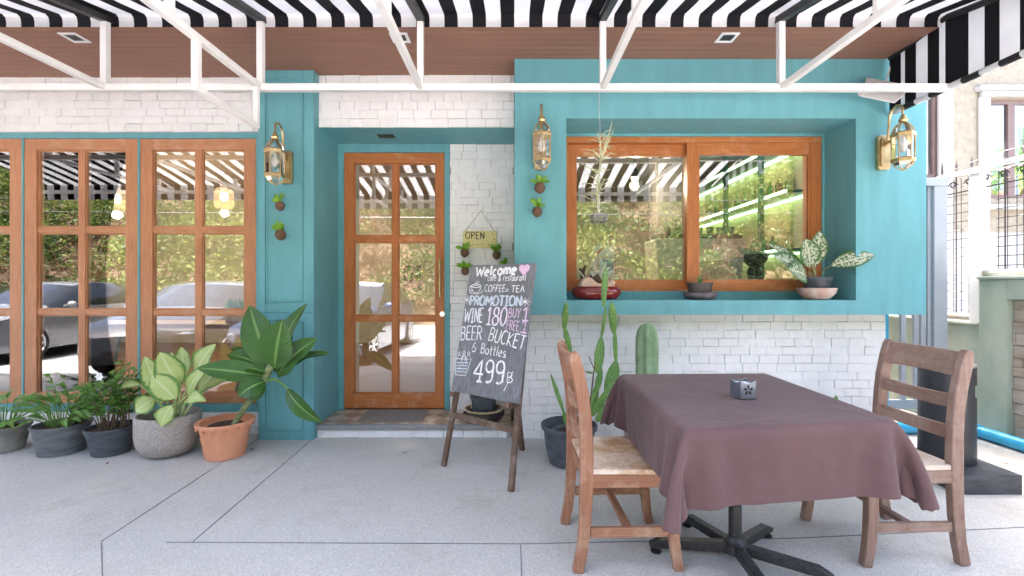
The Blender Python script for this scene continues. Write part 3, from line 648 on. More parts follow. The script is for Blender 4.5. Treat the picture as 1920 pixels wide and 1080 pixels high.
s = MB(); s.box(-.030, .030, -.030, .030, .004, .062); s.build('napkins', pm('paper_napkins', (.75, .75, .75), .9), nb, local=True)

# ================================================================== CHALKBOARD EASEL
O = Vector((-.418, 3.135, .515)); U = Vector((.800, -.600, 0)).normalized(); V = Vector((.115, .20, .865)).normalized()
BW_, BH_ = .575, .905
Nn = U.cross(V).normalized()          # points to the viewer
if Nn.y > 0: Nn = -Nn
ez = thing('chalkboard_sign', (-.2, 2.95, 0), 'tilted black chalkboard menu on a brown wooden easel before the step', 'sign')
def bpt(u, v, off=0): return O + U*u + V*v + Nn*off
s = MB(); s.hexa([bpt(0, 0, -.012), bpt(BW_, 0, -.012), bpt(BW_, 0, 0), bpt(0, 0, 0), bpt(0, BH_, -.012), bpt(BW_, BH_, -.012), bpt(BW_, BH_, 0), bpt(0, BH_, 0)])
m, t, b, o = newmat('chalkboard_slate'); v = coords(t); f = noise(t, v, 4, 6, .6); f2 = noise(t, coords(t, 'Object', (8, 8, 1)), 9, 4); ad = N(t, 'ShaderNodeMath', operation='MULTIPLY'); t.links.new(f, ad.inputs[0]); t.links.new(f2, ad.inputs[1])
rp = ramp(t, [(.12, (.10, .103, .108)), (.42, (.235, .24, .25))]); t.links.new(ad.outputs[0], rp.inputs[0]); t.links.new(rp.outputs[0], b.inputs['Base Color']); b.inputs['Roughness'].default_value = .7
bd = s.build('board', m, ez, bevel=.002)
EW = wood('easel_wood', (.085, .050, .034), (.20, .135, .095), 'z', .7, ((.34, .27, .22), 8, .5, .8), spec=.2)
LF, RF, BF = G(832, 874), G(958, 921), G(979, 844)
def leg(p, q, wd=.036, th=.026):
    s = MB(); s.bar(p, q, wd, th, up=Nn); s.build('leg', EW, ez, bevel=.002)
tl, tr = bpt(.055, BH_*.93, -.028), bpt(BW_-.055, BH_*.93, -.028)
leg(LF, tl); leg(RF, tr); tm = bpt(BW_/2, BH_*.9, -.06); leg(BF, tm)
def onleg(a, b_, z): k = (z - a.z)/(b_.z - a.z); return a + (b_ - a)*k
s = MB(); s.bar(onleg(LF, tl, .34), onleg(RF, tr, .34), .02, .042, up=V); s.build('crossbar', EW, ez, bevel=.002)
s = MB(); s.bar(onleg(LF, tl, 1.28), onleg(RF, tr, 1.28), .02, .04, up=V); s.build('crossbar', EW, ez, bevel=.002)
for u in (.04, BW_-.07):
    s = MB(); s.hexa([bpt(u-.02, -.035, -.012), bpt(u+.02, -.035, -.012), bpt(u+.02, -.035, .03), bpt(u-.02, -.035, .03), bpt(u-.02, -.001, -.012), bpt(u+.02, -.001, -.012), bpt(u+.02, -.001, .03), bpt(u-.02, -.001, .03)]); s.build('ledge_block', EW, ez, bevel=.002)
# hand lettering: single stroke alphabet on a unit em
def A(cx, cy, rx, ry, a0, a1, n=14): return [(cx+rx*math.cos(R(a0+(a1-a0)*i/n)), cy+ry*math.sin(R(a0+(a1-a0)*i/n))) for i in range(n+1)]
GL = {
 'W': (.95, [[(0, 1), (.22, 0), (.46, .8), (.70, 0), (.95, 1)]]), 'C': (.62, [A(.36, .5, .34, .5, 50, 310)]), 'O': (.7, [A(.35, .5, .34, .5, 95, 455, 22)]),
 'F': (.5, [[(.04, 0), (.04, 1), (.5, 1)], [(.04, .54), (.4, .54)]]), 'E': (.5, [[(.5, 1), (.04, 1), (.04, 0), (.5, 0)], [(.04, .52), (.42, .52)]]),
 'T': (.6, [[(0, 1), (.6, 1)], [(.3, 1), (.3, 0)]]), 'A': (.62, [[(0, 0), (.31, 1), (.62, 0)], [(.12, .36), (.5, .36)]]),
 'P': (.52, [[(.04, 0), (.04, 1)], [(.04, 1)] + A(.22, .74, .28, .26, 90, -90) + [(.04, .48)]]), 'R': (.56, [[(.04, 0), (.04, 1)], [(.04, 1)] + A(.22, .75, .28, .25, 90, -90) + [(.04, .5), (.26, .5), (.56, 0)]]),
 'M': (.8, [[(.02, 0), (.1, 1), (.4, .3), (.7, 1), (.78, 0)]]), 'I': (.4, [[(.2, 0), (.2, 1)], [(.02, 1), (.38, 1)], [(.02, 0), (.38, 0)]]), 'N': (.62, [[(.04, 0), (.04, 1), (.58, 0), (.58, 1)]]),
 'B': (.55, [[(.04, 0), (.04, 1)], [(.04, 1)] + A(.22, .76, .25, .24, 90, -90) + [(.04, .52)], [(.1, .52)] + A(.24, .26, .29, .26, 90, -90) + [(.04, 0)]]),
 'U': (.6, [[(.04, 1), (.04, .35)] + A(.3, .32, .26, .32, 180, 360) + [(.56, .35), (.56, 1)]]), 'Y': (.56, [[(0, 1), (.28, .5), (.56, 1)], [(.28, .5), (.2, 0)]]), 'K': (.56, [[(.04, 0), (.04, 1)], [(.52, 1), (.04, .45), (.56, 0)]]),
 '1': (.42, [[(.04, .75), (.24, 1), (.24, 0)], [(.02, 0), (.44, 0)]]), '8': (.56, [A(.28, .75, .22, .25, -90, 270, 20), A(.28, .25, .27, .25, 90, 450, 20)]), '0': (.56, [A(.28, .5, .27, .5, 90, 450, 22)]),
 '6': (.52, [[(.42, .98), (.2, .72), (.04, .35)] + A(.27, .25, .24, .25, 170, 520, 20)]), '4': (.6, [[(.44, 0), (.44, 1), (.0, .34), (.62, .34)], [(.26, 0), (.6, 0)]]), '9': (.54, [A(.26, .72, .24, .27, 0, 360, 20), [(.5, .74), (.5, .3)] + A(.26, .22, .24, .22, 10, -120)]),
 'e': (.5, [[(.04, .34), (.46, .36)] + A(.25, .31, .22, .31, 10, 310)]), 'l': (.16, [[(.08, 1), (.08, 0)]]), 'c': (.46, [A(.27, .3, .23, .3, 55, 305)]), 'o': (.52, [A(.26, .3, .23, .3, 90, 450, 20)]),
 'm': (.76, [[(.04, 0), (.04, .6)], [(.04, .4)] + A(.21, .42, .16, .18, 160, 0) + [(.37, 0)], [(.37, .4)] + A(.54, .42, .17, .18, 170, 0) + [(.71, 0)]]), 'a': (.5, [A(.24, .29, .21, .29, 40, 330, 18), [(.45, .6), (.45, 0)]]), 'f': (.36, [A(.28, .82, .14, .18, 60, 180) + [(.14, 0)], [(0, .55), (.34, .55)]]),
 'r': (.36, [[(.05, .6), (.05, 0)], [(.05, .38)] + A(.22, .42, .16, .18, 170, 40)]), 's': (.42, [A(.21, .45, .16, .15, 40, 270) + A(.21, .15, .17, .15, 90, -140)]), 't': (.36, [[(.16, .95), (.16, .1), (.3, 0)], [(0, .62), (.34, .62)]]), 'u': (.5, [[(.04, .6), (.04, .22)] + A(.24, .22, .2, .22, 180, 330) + [(.44, .6), (.45, 0)]]),
 'n': (.48, [[(.04, .6), (.04, 0)], [(.04, .38)] + A(.23, .4, .19, .2, 165, 0) + [(.42, 0)]]), 'i': (.16, [[(.08, .6), (.08, 0)], [(.08, .84), (.08, .88)]]), '&': (.55, [[(.55, 0), (.12, .62)] + A(.24, .72, .13, .16, 200, -10, 10) + [(.06, .26)] + A(.2, .15, .17, .15, 150, 300, 8) + [(.5, .36)]]), ' ': (.38, []), '.': (.16, [[(.07, .02), (.09, .05)]]),
}
def ribbon(mb, pts, wd, frame, mi=0, off=.0012, jit=0.0):
    """pts in board units (u,v) -> flat chalk stroke"""
    n = len(pts)
    if n < 2: return
    if n < 6:
        q = []
        for a, c in zip(pts[:-1], pts[1:]):
            for i in range(4): q.append((a[0]+(c[0]-a[0])*i/4, a[1]+(c[1]-a[1])*i/4))
        pts = q + [pts[-1]]; n = len(pts)
    L = []
    for i, p in enumerate(pts):
        a, c = pts[max(0, i-1)], pts[min(n-1, i+1)]; dx, dy = c[0]-a[0], c[1]-a[1]; l = math.hypot(dx, dy) + 1e-9; k = wd/2*(1 + rnd.uniform(-.22, .22)); oo = off + rnd.random()*.0004
        L.append(mb.add([frame(p[0]-dy/l*k, p[1]+dx/l*k, oo), frame(p[0]+dy/l*k, p[1]-dx/l*k, oo)]))
    for i in range(n-1): mb.face((L[i], L[i+1], L[i+1]+1, L[i]+1), mi)
def text(mb, txt, frame, u0, v0, u1, v1, h, wd, mi=0, lean=.0, gap=.14, lower=1.0):
    tot = sum(GL[c][0] for c in txt) + gap*(len(txt)-1); k = math.hypot(u1-u0, v1-v0)/tot; ex = ((u1-u0)/math.hypot(u1-u0, v1-v0), (v1-v0)/math.hypot(u1-u0, v1-v0)); ey = (-ex[1], ex[0]); x = 0
    for c in txt:
        dy = rnd.uniform(-.03, .03)*h
        for st in GL[c][1]:
            pts = [(u0 + ex[0]*(x+p[0]+lean*p[1])*k + ey[0]*(p[1]*h+dy), v0 + ex[1]*(x+p[0]+lean*p[1])*k + ey[1]*(p[1]*h+dy)) for p in st]
            ribbon(mb, pts, wd*rnd.uniform(.85, 1.15), frame, mi)
        x += GL[c][0] + gap
def chalk(name, c, dens=.52):
    m = bpy.data.materials.new(name); m.use_nodes = True; t = m.node_tree; b = t.nodes['Principled BSDF']; o = t.nodes['Material Output']
    b.inputs['Base Color'].default_value = (*c, 1); b.inputs['Roughness'].default_value = .95; b.inputs['Specular IOR Level'].default_value = .1
    f = noise(t, coords(t), 130, 3, .7); rp = ramp(t, [(dens-.22, (.0, 0, 0)), (dens, (1, 1, 1))]); t.links.new(f, rp.inputs[0])
    tr = N(t, 'ShaderNodeBsdfTransparent'); mx = N(t, 'ShaderNodeMixShader'); t.links.new(rp.outputs[0], mx.inputs[0]); t.links.new(tr.outputs[0], mx.inputs[1]); t.links.new(b.outputs[0], mx.inputs[2]); t.links.new(mx.outputs[0], o.inputs[0]); return m
CH = [chalk('white_chalk', (.85, .85, .84), .46), chalk('blue_chalk', (.62, .70, .78), .47), chalk('pink_chalk', (.78, .55, .72), .47), chalk('faint_chalk', (.5, .5, .52), .62)]
def zb(X, Y):      # a spot of the photographed board, converted to board units
    TL, TR, BR, BL = (195, 125), (622, 107), (525, 1005), (90, 915)
    u, v_ = .5, .5
    for _ in range(30):
        px = (1-u)*((1-v_)*BL[0]+v_*TL[0]) + u*((1-v_)*BR[0]+v_*TR[0]); py = (1-u)*((1-v_)*BL[1]+v_*TL[1]) + u*((1-v_)*BR[1]+v_*TR[1])
        u += (X-px)/430; v_ += (py-Y)/850
    return u*BW_, v_*BH_
def bt(mb, txt, xa, ya, xb, yb, hpx, wd, mi=0, **k):
    a, c = zb(xa, ya), zb(xb, yb); text(mb, txt, bpt, a[0], a[1], c[0], c[1], hpx/880*BH_, wd, mi, **k)
s = MB()
bt(s, 'Welcome', 232, 200, 500, 180, 68, .017, 0, lean=.05)
bt(s, 'cafe & restaurant', 316, 228, 562, 226, 46, .0050, 0)
bt(s, 'COFFEE', 296, 298, 432, 300, 46, .0060, 0); bt(s, 'TEA', 472, 302, 552, 302, 44, .0060, 0)
bt(s, 'PROMOTION', 194, 388, 530, 396, 68, .0085, 1)
for q in (0, .0055): bt(s, 'PROMOTION', 197+q*800, 386, 533+q*800, 394, 62, .0045, 1)
bt(s, 'WINE', 160, 496, 286, 498, 96, .0085, 0); bt(s, 'WINE', 163, 492, 290, 494, 92, .004, 1)
bt(s, '180', 312, 512, 438, 522, 120, .0085, 0); bt(s, '180', 316, 508, 444, 518, 112, .006, 2)
bt(s, 'BUY', 456, 466, 528, 470, 60, .0055, 2); bt(s, '1', 538, 488, 576, 490, 84, .0085, 2)
bt(s, 'FREE', 442, 546, 520, 556, 62, .0055, 2); bt(s, '1', 528, 562, 566, 570, 78, .0085, 2)
bt(s, 'BEER', 140, 606, 284, 610, 92, .0075, 0); bt(s, 'BEER', 143, 602, 287, 606, 88, .004, 1)
bt(s, 'BUCKET', 330, 612, 548, 676, 86, .0078, 0, lean=.05)
bt(s, '6', 222, 682, 248, 684, 66, .0065, 0); bt(s, 'Bottles', 282, 690, 442, 722, 62, .0065, 0)
bt(s, '499', 236, 856, 428, 882, 140, .016, 0, lean=.06)
bt(s, '.', 424, 870, 440, 871, 60, .007, 0); bt(s, 'B', 452, 874, 486, 878, 62, .0060, 0); ribbon(s, [zb(490, 806), zb(436, 926)], .0055, bpt, 0)
s.build('lettering', CH, ez)
s = MB()      # heart, filled with strokes, and outline
hc = zb(552, 150)
def heart(a, k): return (hc[0] + k*.016*math.sin(a)**3*16/17, hc[1] + k*(13*math.cos(a)-5*math.cos(2*a)-2*math.cos(3*a)-math.cos(4*a))/17*.016)
for k in (2.6, 2.1, 1.6, 1.1, .55): ribbon(s, [heart(2*math.pi*i/40, k) for i in range(41)], .010, bpt, 2)
s.build('heart_drawing', CH, ez)
s = MB()      # coffee cup with saucer and steam
def pl(*pts, wd=.0045, mi=0): ribbon(s, [zb(*p) for p in pts], wd, bpt, mi)
def el(cx, cy, rx, ry, a0=0, a1=360, wd=.0045, mi=0): ribbon(s, [zb(cx+rx*math.cos(R(a0+(a1-a0)*i/24)), cy+ry*math.sin(R(a0+(a1-a0)*i/24))) for i in range(25)], wd, bpt, mi)
el(238, 262, 34, 12); el(238, 266, 24, 7); el(238, 262, 34, 44, 0, 180); el(203, 278, 12, 16, 20, 340); el(238, 296, 44, 18, -20, 200)
for x_ in (238, 248, 258): pl((x_, 250), (x_-5, 242), (x_+3, 236), (x_, 230), wd=.003)
s.build('cup_drawing', CH, ez)
s = MB(); el(446, 290, 8, 8); s.build('small_heart_drawing', CH, ez)
s = MB()      # ice bucket with bottle necks, asterisks
pl((110, 722), (222, 728)); pl((110, 722), (116, 820), (186, 826), (222, 728))
for i in range(9): pl((122+i*10, 738), (126+i*7, 814), wd=.006, mi=3)
for i in range(4): pl((118, 745+i*18), (205-i*6, 750+i*18), wd=.008, mi=1)
for x_, y_ in ((140, 690), (170, 684), (203, 692)): el(x_, y_, 8, 9); pl((x_-6, y_+10), (x_-16, 722), wd=.004); pl((x_+6, y_+10), (x_+14, 724), wd=.004)
pl((150, 740), (170, 700), (190, 738), wd=.004); pl((160, 760), (182, 724), (196, 752), wd=.004)
s.build('bucket_drawing', CH, ez)
for cx, cy, r_ in ((176, 352, 28), (558, 366, 30)):
    s = MB()
    for a in (0, 45, 90, 135): pl((cx-r_*math.cos(R(a)), cy-r_*math.sin(R(a))), (cx+r_*math.cos(R(a)), cy+r_*math.sin(R(a))), wd=.0042)
    s.build('star_drawing', CH, ez)
s = MB()
for i in range(26):
    x_ = 130 + rnd.random()*360; y_ = 560 + rnd.random()*380; pl((x_, y_), (x_-14-rnd.random()*14, y_+40+rnd.random()*50), wd=.012+rnd.random()*.012, mi=3)
s.build('chalk_smears', chalk('chalk_smear', (.30, .30, .31), .66), ez)
# ================================================================== POTTED PLANTS
M['leaf_cane'] = leafmat('cane_leaf', (.028, .105, .016), (.085, .215, .035), mid=(.22, .38, .10), rough=.32)
M['leaf_dieff'] = leafmat('dieffenbachia_leaf', (.44, .56, .16), (.60, .70, .30), mid=(.62, .72, .36), edge=(.09, .24, .030), rough=.38, vs=6)
M['leaf_green'] = leafmat('glossy_leaf', (.080, .225, .036), (.20, .41, .07), mid=(.26, .44, .11), rough=.35)
M['leaf_bright'] = leafmat('bright_fern_leaf', (.14, .36, .020), (.30, .55, .045), mid=(.35, .55, .12), rough=.4)
M['leaf_speck'] = leafmat('speckled_leaf', (.66, .68, .50), (.74, .75, .60), mid=(.70, .72, .55), edge=(.035, .13, .02), speck=((.06, .17, .035), 75), rough=.4)
M['stem_green'] = pm('green_stem', (.14, .27, .06), .5, var=.25, vs=12)
M['stem_cane'] = pm('ringed_cane', (.16, .24, .07), .55, var=.4, vs=16, stretch=(.3, .3, 3), c2=(.34, .36, .17))
M['bark'] = pm('twig_bark', (.13, .085, .05), .85, var=.3, vs=30)
M['flower'] = pm('white_petal', (.85, .85, .83), .6, var=.03)
def pot_soil(t, mat, c, rt, rb, h, lip=.012, liph=.02, soil=.03, name='pot', wall=.008, lipmat=None, wob=None, smooth=True):
    s = MB(); s.lathe([(rb*.9, 0), (rb, .004), (rt-lip*.6, h-liph), (rt, h-liph), (rt+.002, h-.004), (rt-.003, h), (rt-lip*.5-wall, h), (rt-lip*.6-wall, h-liph), (rt-lip*.6-wall-.005, h-soil-.03)], c, 40, wob=wob)
    s.build(name, mat, t, smooth=smooth, angle=35)
    s = MB(); r_ = rt-lip*.6-wall-.001; z = c[2]+h-soil; n = 26; ctr = s.add([(c[0], c[1], z+.012)]); rings = []
    for q in (.4, .75, 1.0): rings.append(s.add([(c[0]+r_*q*math.cos(k*2*math.pi/n), c[1]+r_*q*math.sin(k*2*math.pi/n), z + (.01*(1-q)) + rnd.uniform(-.004, .006)) for k in range(n)]))
    for k in range(n):
        s.face((ctr, rings[0]+k, rings[0]+(k+1) % n))
        for a, b_ in zip(rings[:-1], rings[1:]): s.face((a+k, b_+k, b_+(k+1) % n, a+(k+1) % n))
    s.build('soil', M['soil'], t)
# --- terracotta pot with a ringed cane and broad dark leaves
Y5 = 3.32; c5 = Vector((xx(423, Y5), Y5, 0))
t5 = thing('potted_plant', c5, 'tall cane with broad dark green leaves in a scalloped terracotta pot beside the pillar', 'potted plant', 'potted plants along the wall')
h5 = .262
s = MB(); n = 56
pr = [(.112, 0), (.128, .004), (.131, .03), (.134, .032), (.165, h5-.035)]
s.lathe(pr, c5, n)
rim = []
for q, (r_, z) in enumerate([(.165, h5-.035), (.182, h5-.040), (.190, h5-.006), (.186, h5), (.160, h5-.004), (.156, h5-.05)]):
    rim.append(s.add([(c5.x+r_*math.cos(k*2*math.pi/n)*(1+.018*math.cos(k*2*math.pi/n*16)*(q in (1, 2))), c5.y+r_*math.sin(k*2*math.pi/n)*(1+.018*math.cos(k*2*math.pi/n*16)*(q in (1, 2))), z - (.014*math.cos(k*2*math.pi/n*16) if q == 1 else 0)) for k in range(n)]))
for a, b_ in zip(rim[:-1], rim[1:]):
    for k in range(n): s.face((a+k, a+(k+1) % n, b_+(k+1) % n, b_+k))
s.build('pot', M['terracotta'], t5, smooth=True, angle=40)
s = MB(); s.lathe([(.157, h5-.045), (.10, h5-.032), (.05, h5-.03), (.0001, h5-.028)], c5, 24, wob=lambda a, z: 1+.0*a); s.build('soil', M['soil'], t5)
def Q(px, py, dy=0.0, Y=Y5): return P(px, py, Y+dy)
s = MB(); s.tube([Q(436, 800), Q(448, 782), Q(462, 760, .01), Q(478, 735, .01), Q(495, 712, .0), Q(506, 690), Q(512, 668, .01)], [.020, .020, .021, .025, .030, .026, .014], 12)
for k in range(7):
    a = Q(440+k*4.2, 793-k*7.5, .003); s.lathe([(.0205, -.003), (.0235, 0), (.0205, .003)], a, 12)
s.build('stem', M['stem_cane'], t5, smooth=True)
def leaves(mb, spec, Qf, scale=1.0, **kw):
    for sp in spec:
        bx, by, d0, tx_, ty_, d1, wpx = sp[:7]; nrm = sp[7] if len(sp) > 7 else (0, -1, .55); k2 = dict(kw)
        if len(sp) > 8: k2.update(sp[8])
        mb.leaf(Qf(bx, by, d0), Qf(tx_, ty_, d1), wpx*Y5/F*scale, nrm, **k2)
s = MB()
leaves(s, [
 (508, 690, .02, 468, 572, .10, 60, (.25, -1, .1), dict(droop=.06)), (514, 690, -.02, 530, 598, -.10, 66, (.05, -1, .25), dict(droop=.03)),
 (520, 680, .03, 577, 568, .12, 42, (-.55, -1, .3), dict(droop=.08)), (520, 705, .02, 597, 634, -.02, 52, (-.25, -1, .5), dict(droop=.10, wave=.06)),
 (522, 708, .06, 617, 662, .10, 40, (-.1, -.5, 1), dict(droop=.14, wave=.05)), (496, 705, -.02, 368, 690, -.16, 40, (.0, -1, .55), dict(droop=.07)),
 (498, 690, .03, 424, 664, .02, 34, (0, -.8, .9), dict(droop=.12, wave=.05)), (500, 686, .06, 430, 652, .10, 26, (.1, -.6, 1), dict(droop=.10)),
 (497, 715, -.03, 446, 744, -.12, 42, (.3, -1, .5), dict(droop=.22)), (499, 722, -.02, 466, 748, -.02, 30, (.3, -1, .3), dict(droop=.2)),
 (538, 728, -.03, 606, 793, -.08, 32, (-.5, -1, .35), dict(droop=.14)), (505, 690, .1, 480, 600, .22, 46, (.2, -1, .2), dict(droop=.05)),
 (518, 700, .08, 548, 628, .2, 40, (-.2, -1, .3), dict(droop=.1)), (500, 700, -.02, 452, 690, -.06, 24, (0, -.7, .9), dict(droop=.14)),
], Q, n=12, shape=.85, fold=.22)
s.build('leaves', M['leaf_cane'], t5, smooth=True, angle=180)
s = MB(); s.tube([Q(500, 712), Q(520, 712, -.02), Q(540, 729, -.03)], [.013, .010, .006], 8)
for a, b_ in (((508, 690), (500, 650)), ((514, 690), (519, 655)), ((520, 690), (540, 640))): s.tube([Q(*a), Q(*b_, .01)], [.012, .005], 8)
s.build('leaf_stalks', M['stem_green'], t5, smooth=True)
# --- big stone bowl with pale dieffenbachia
Y4 = 3.36; c4 = Vector((xx(316, Y4), Y4, 0))
t4 = thing('potted_plant', c4, 'pale yellow green dieffenbachia in a big rounded stone pot', 'potted plant', 'potted plants along the wall')
s = MB(); s.lathe([(.09, 0), (.125, .006), (.165, .035), (.192, .09), (.203, .15), (.204, .24), (.203, .296), (.197, .302), (.186, .300), (.182, .285), (.180, .22)], c4, 44); s.build('pot', pm('stone_pot', (.30, .265, .235), .9, var=.16, vs=110, bump=.6, bs=160, c2=(.52, .475, .43), bdist=.006), t4, smooth=True, angle=60)
s = MB(); s.lathe([(.181, .235), (.1, .245), (.0001, .25)], c4, 20); s.build('soil', M['soil'], t4)
def Q4(px, py, dy=0.0): return P(px, py, Y4+dy)
D4 = [(302, 738, .02, 272, 668, .03, 40, (.25, -1, .2), dict(droop=.05)), (338, 722, -.04, 300, 660, -.08, 50, (.15, -1, .45), dict(droop=.08)), (366, 702, .02, 404, 645, .03, 46, (-.25, -1, .3), dict(droop=.08)), (346, 706, .08, 340, 650, .12, 36, (0, -1, .2)),
 (352, 742, -.08, 388, 688, -.13, 40, (-.2, -1, .5), dict(droop=.10)), (388, 730, .0, 438, 712, -.04, 32, (-.1, -.8, .9), dict(droop=.2)), (264, 722, .02, 217, 734, .0, 24, (.1, -.7, 1), dict(droop=.22)), (290, 748, -.08, 254, 774, -.14, 40, (.25, -1, .55), dict(droop=.16)),
 (322, 760, -.15, 302, 800, -.20, 36, (.15, -1, .5), dict(droop=.14)), (352, 748, -.12, 386, 752, -.20, 30, (-.1, -1, .8), dict(droop=.22)), (330, 748, -.10, 284, 702, -.12, 46, (.2, -1, .5), dict(droop=.07)), (372, 735, .08, 420, 690, .12, 36, (-.2, -1, .5), dict(droop=.12)), (318, 715, .10, 322, 660, .16, 34, (0, -1, .3))]
s = MB(); leaves(s, D4, Q4, n=12, shape=.86, fold=.12, wave=.05); s.build('leaves', M['leaf_dieff'], t4, smooth=True, angle=180)
s = MB()
for k, a in enumerate(D4): p0 = P(305+(k*29) % 38, 792, Y4+rnd.uniform(-.05, .05)); p2 = Q4(a[0], a[1], a[2]); s.tube([p0, (p0+p2)/2+Vector((0, 0, .03)), p2, p2+(Q4(a[3], a[4], a[5])-p2)*.2], [.010, .008, .006, .003], 7)
s.build('stems', pm('pale_stem', (.42, .52, .22), .5, var=.2), t4, smooth=True)
# --- dark pot with a small twiggy gardenia
def bushy(mb, st, c, z0, h, spread, nst, leafL, leafW, seed, droop=.1, narrow=False, perstem=9):
    r = random.Random(seed)
    for k in range(nst):
        a = r.random()*2*math.pi; q = spread*r.uniform(.3, 1); hh = h*r.uniform(.6, 1); p0 = Vector((c.x+.3*spread*math.cos(a)*r.random(), c.y+.25*spread*math.sin(a)*r.random(), z0)); p1 = Vector((c.x+q*math.cos(a), c.y+q*.8*math.sin(a), z0+hh)); pm_ = (p0+p1)/2 + Vector((r.uniform(-.03, .03), r.uniform(-.03, .03), .04))
        pts = [p0, pm_, p1]; st.tube(pts, [.0042, .003, .0016], 5)
        for i in range(perstem):
            t_ = .35 + .65*i/(perstem-1) if perstem > 1 else 1
            b_ = p0*(1-t_)**2 + pm_*2*t_*(1-t_) + p1*t_*t_; aa = a + r.uniform(-1.6, 1.6); el_ = r.uniform(-.35, .75); L = leafL*r.uniform(.7, 1.15)
            d = Vector((math.cos(aa)*math.cos(el_), math.sin(aa)*math.cos(el_), math.sin(el_)))
            mb.leaf(b_, b_ + d*L, leafW*r.uniform(.8, 1.2), (r.uniform(-.4, .4), -.5, 1), droop=droop, n=5, shape=.8, fold=.3)
Y3 = 3.38; c3 = Vector((xx(209, Y3), Y3, 0))
t3 = thing('potted_plant', c3, 'twiggy gardenia shrub with a white flower in a round black pot', 'potted plant', 'potted plants along the wall')
pot_soil(t3, M['potblack'], c3, .158, .115, .20, soil=.028)
s, st = MB(), MB(); r3 = random.Random(5)
bushy(s, st, c3 + Vector((.0, 0, 0)), .17, .40, .22, 17, .062, .033, 5, perstem=10); bushy(s, st, c3+Vector((.09, .02, 0)), .20, .50, .11, 7, .062, .033, 15, perstem=11); bushy(s, st, c3+Vector((-.05, .0, 0)), .17, .34, .2, 7, .058, .03, 25)
s.build('leaves', M['leaf_green'], t3, smooth=True, angle=180); st.build('stems', M['bark'], t3, smooth=True)
s = MB(); fc = P(187, 706, Y3-.1)
for k in range(6):
    a = 2*math.pi*k/6; s.leaf(fc, fc + Vector((math.cos(a)*.032, -.006, math.sin(a)*.032)), .024, (0, -1, 0), n=4, fold=.1)
s.build('flower', M['flower'], t3, smooth=True)
# --- grey pot with dense lance leaves, and a paler one beside it
def lance(mb, c, z0, nl, L0, seed, wd=.042, fan=1.0):
    r = random.Random(seed)
    for k in range(nl):
        a = r.random()*2*math.pi; tl_ = r.uniform(.15, .95)*fan; L = L0*r.uniform(.65, 1.1); p0 = Vector((c.x+.05*math.cos(a), c.y+.05*math.sin(a), z0))
        st_ = p0 + Vector((math.cos(a)*math.sin(tl_)*L*.55, math.sin(a)*math.sin(tl_)*L*.5, math.cos(tl_)*L*.75)); tip = st_ + Vector((math.cos(a)*L*.5*math.sin(tl_+.5), math.sin(a)*L*.45*math.sin(tl_+.5), L*.42*math.cos(tl_+.8)))
        mb[1].tube([p0, (p0+st_)/2 + Vector((0, 0, .02)), st_], [.0035, .003, .002], 5); mb[0].leaf(st_, tip, wd*r.uniform(.8, 1.2), (r.uniform(-.3, .3), -.6, 1), droop=.13, n=7, shape=.72, fold=.25)
Y2 = 3.40; c2_ = Vector((xx(116, Y2), Y2, 0))
t2 = thing('potted_plant', c2_, 'dense peace lily with narrow arching leaves in a dark grey pot, no flower', 'potted plant', 'potted plants along the wall')
pot_soil(t2, M['potgrey'], c2_, .172, .135, .215, soil=.03)
s, st = MB(), MB(); lance((s, st), c2_, .18, 50, .30, 3, wd=.034, fan=1.15); bushy(s, st, c2_+Vector((.06, .05, 0)), .18, .40, .17, 10, .065, .03, 31, perstem=9)
s.build('leaves', M['leaf_green'], t2, smooth=True, angle=180); st.build('stems', M['stem_green'], t2, smooth=True)
Y1 = 3.43; c1_ = Vector((xx(3, Y1), Y1, 0))
t1 = thing('potted_plant', c1_, 'arching grassy plant in a pale concrete pot at the left edge', 'potted plant', 'potted plants along the wall')
pot_soil(t1, M['potbuff'], c1_, .165, .125, .19, soil=.03)
s, st = MB(), MB(); lance((s, st), c1_, .16, 55, .30, 9, wd=.032, fan=1.2); s.build('leaves', M['leaf_green'], t1, smooth=True, angle=180); st.build('stems', M['stem_green'], t1, smooth=True)
# --- small pot in a rope rimmed bowl on the step
YB = 3.86; cb = Vector((xx(907, YB), YB, .102))
t = thing('round_bowl', cb, 'shallow black bowl with a pebbled rope rim on the step behind the chalkboard', 'bowl')
s = MB(); s.lathe([(.11, 0), (.155, .02), (.176, .055), (.170, .085), (.158, .094), (.135, .075), (.10, .03), (.0001, .03)], cb, 36); s.build('basin', pm('glazed_black_clay', (.018, .017, .017), .3, var=.3), t, smooth=True)
s = MB()
for k in range(54):
    a = 2*math.pi*k/54; s.sphere((cb.x+.158*math.cos(a), cb.y+.158*math.sin(a), cb.z+.096), .0105, 6)
s.build('rope_rim', pm('tan_pebbles', (.48, .36, .22), .8, var=.3, vs=40), t, smooth=True)
cp_ = cb + Vector((0, 0, .0335))
t = thing('potted_plant', cp_, 'small green plant in a dark pot standing in the rope rimmed bowl behind the chalkboard', 'potted plant')
pot_soil(t, M['potblack'], cp_, .118, .085, .175)
s, st = MB(), MB(); bushy(s, st, cp_, cp_.z+.14, .22, .08, 9, .07, .035, 77, perstem=6); s.build('leaves', M['leaf_green'], t, smooth=True, angle=180); st.build('stems', M['stem_green'], t, smooth=True)
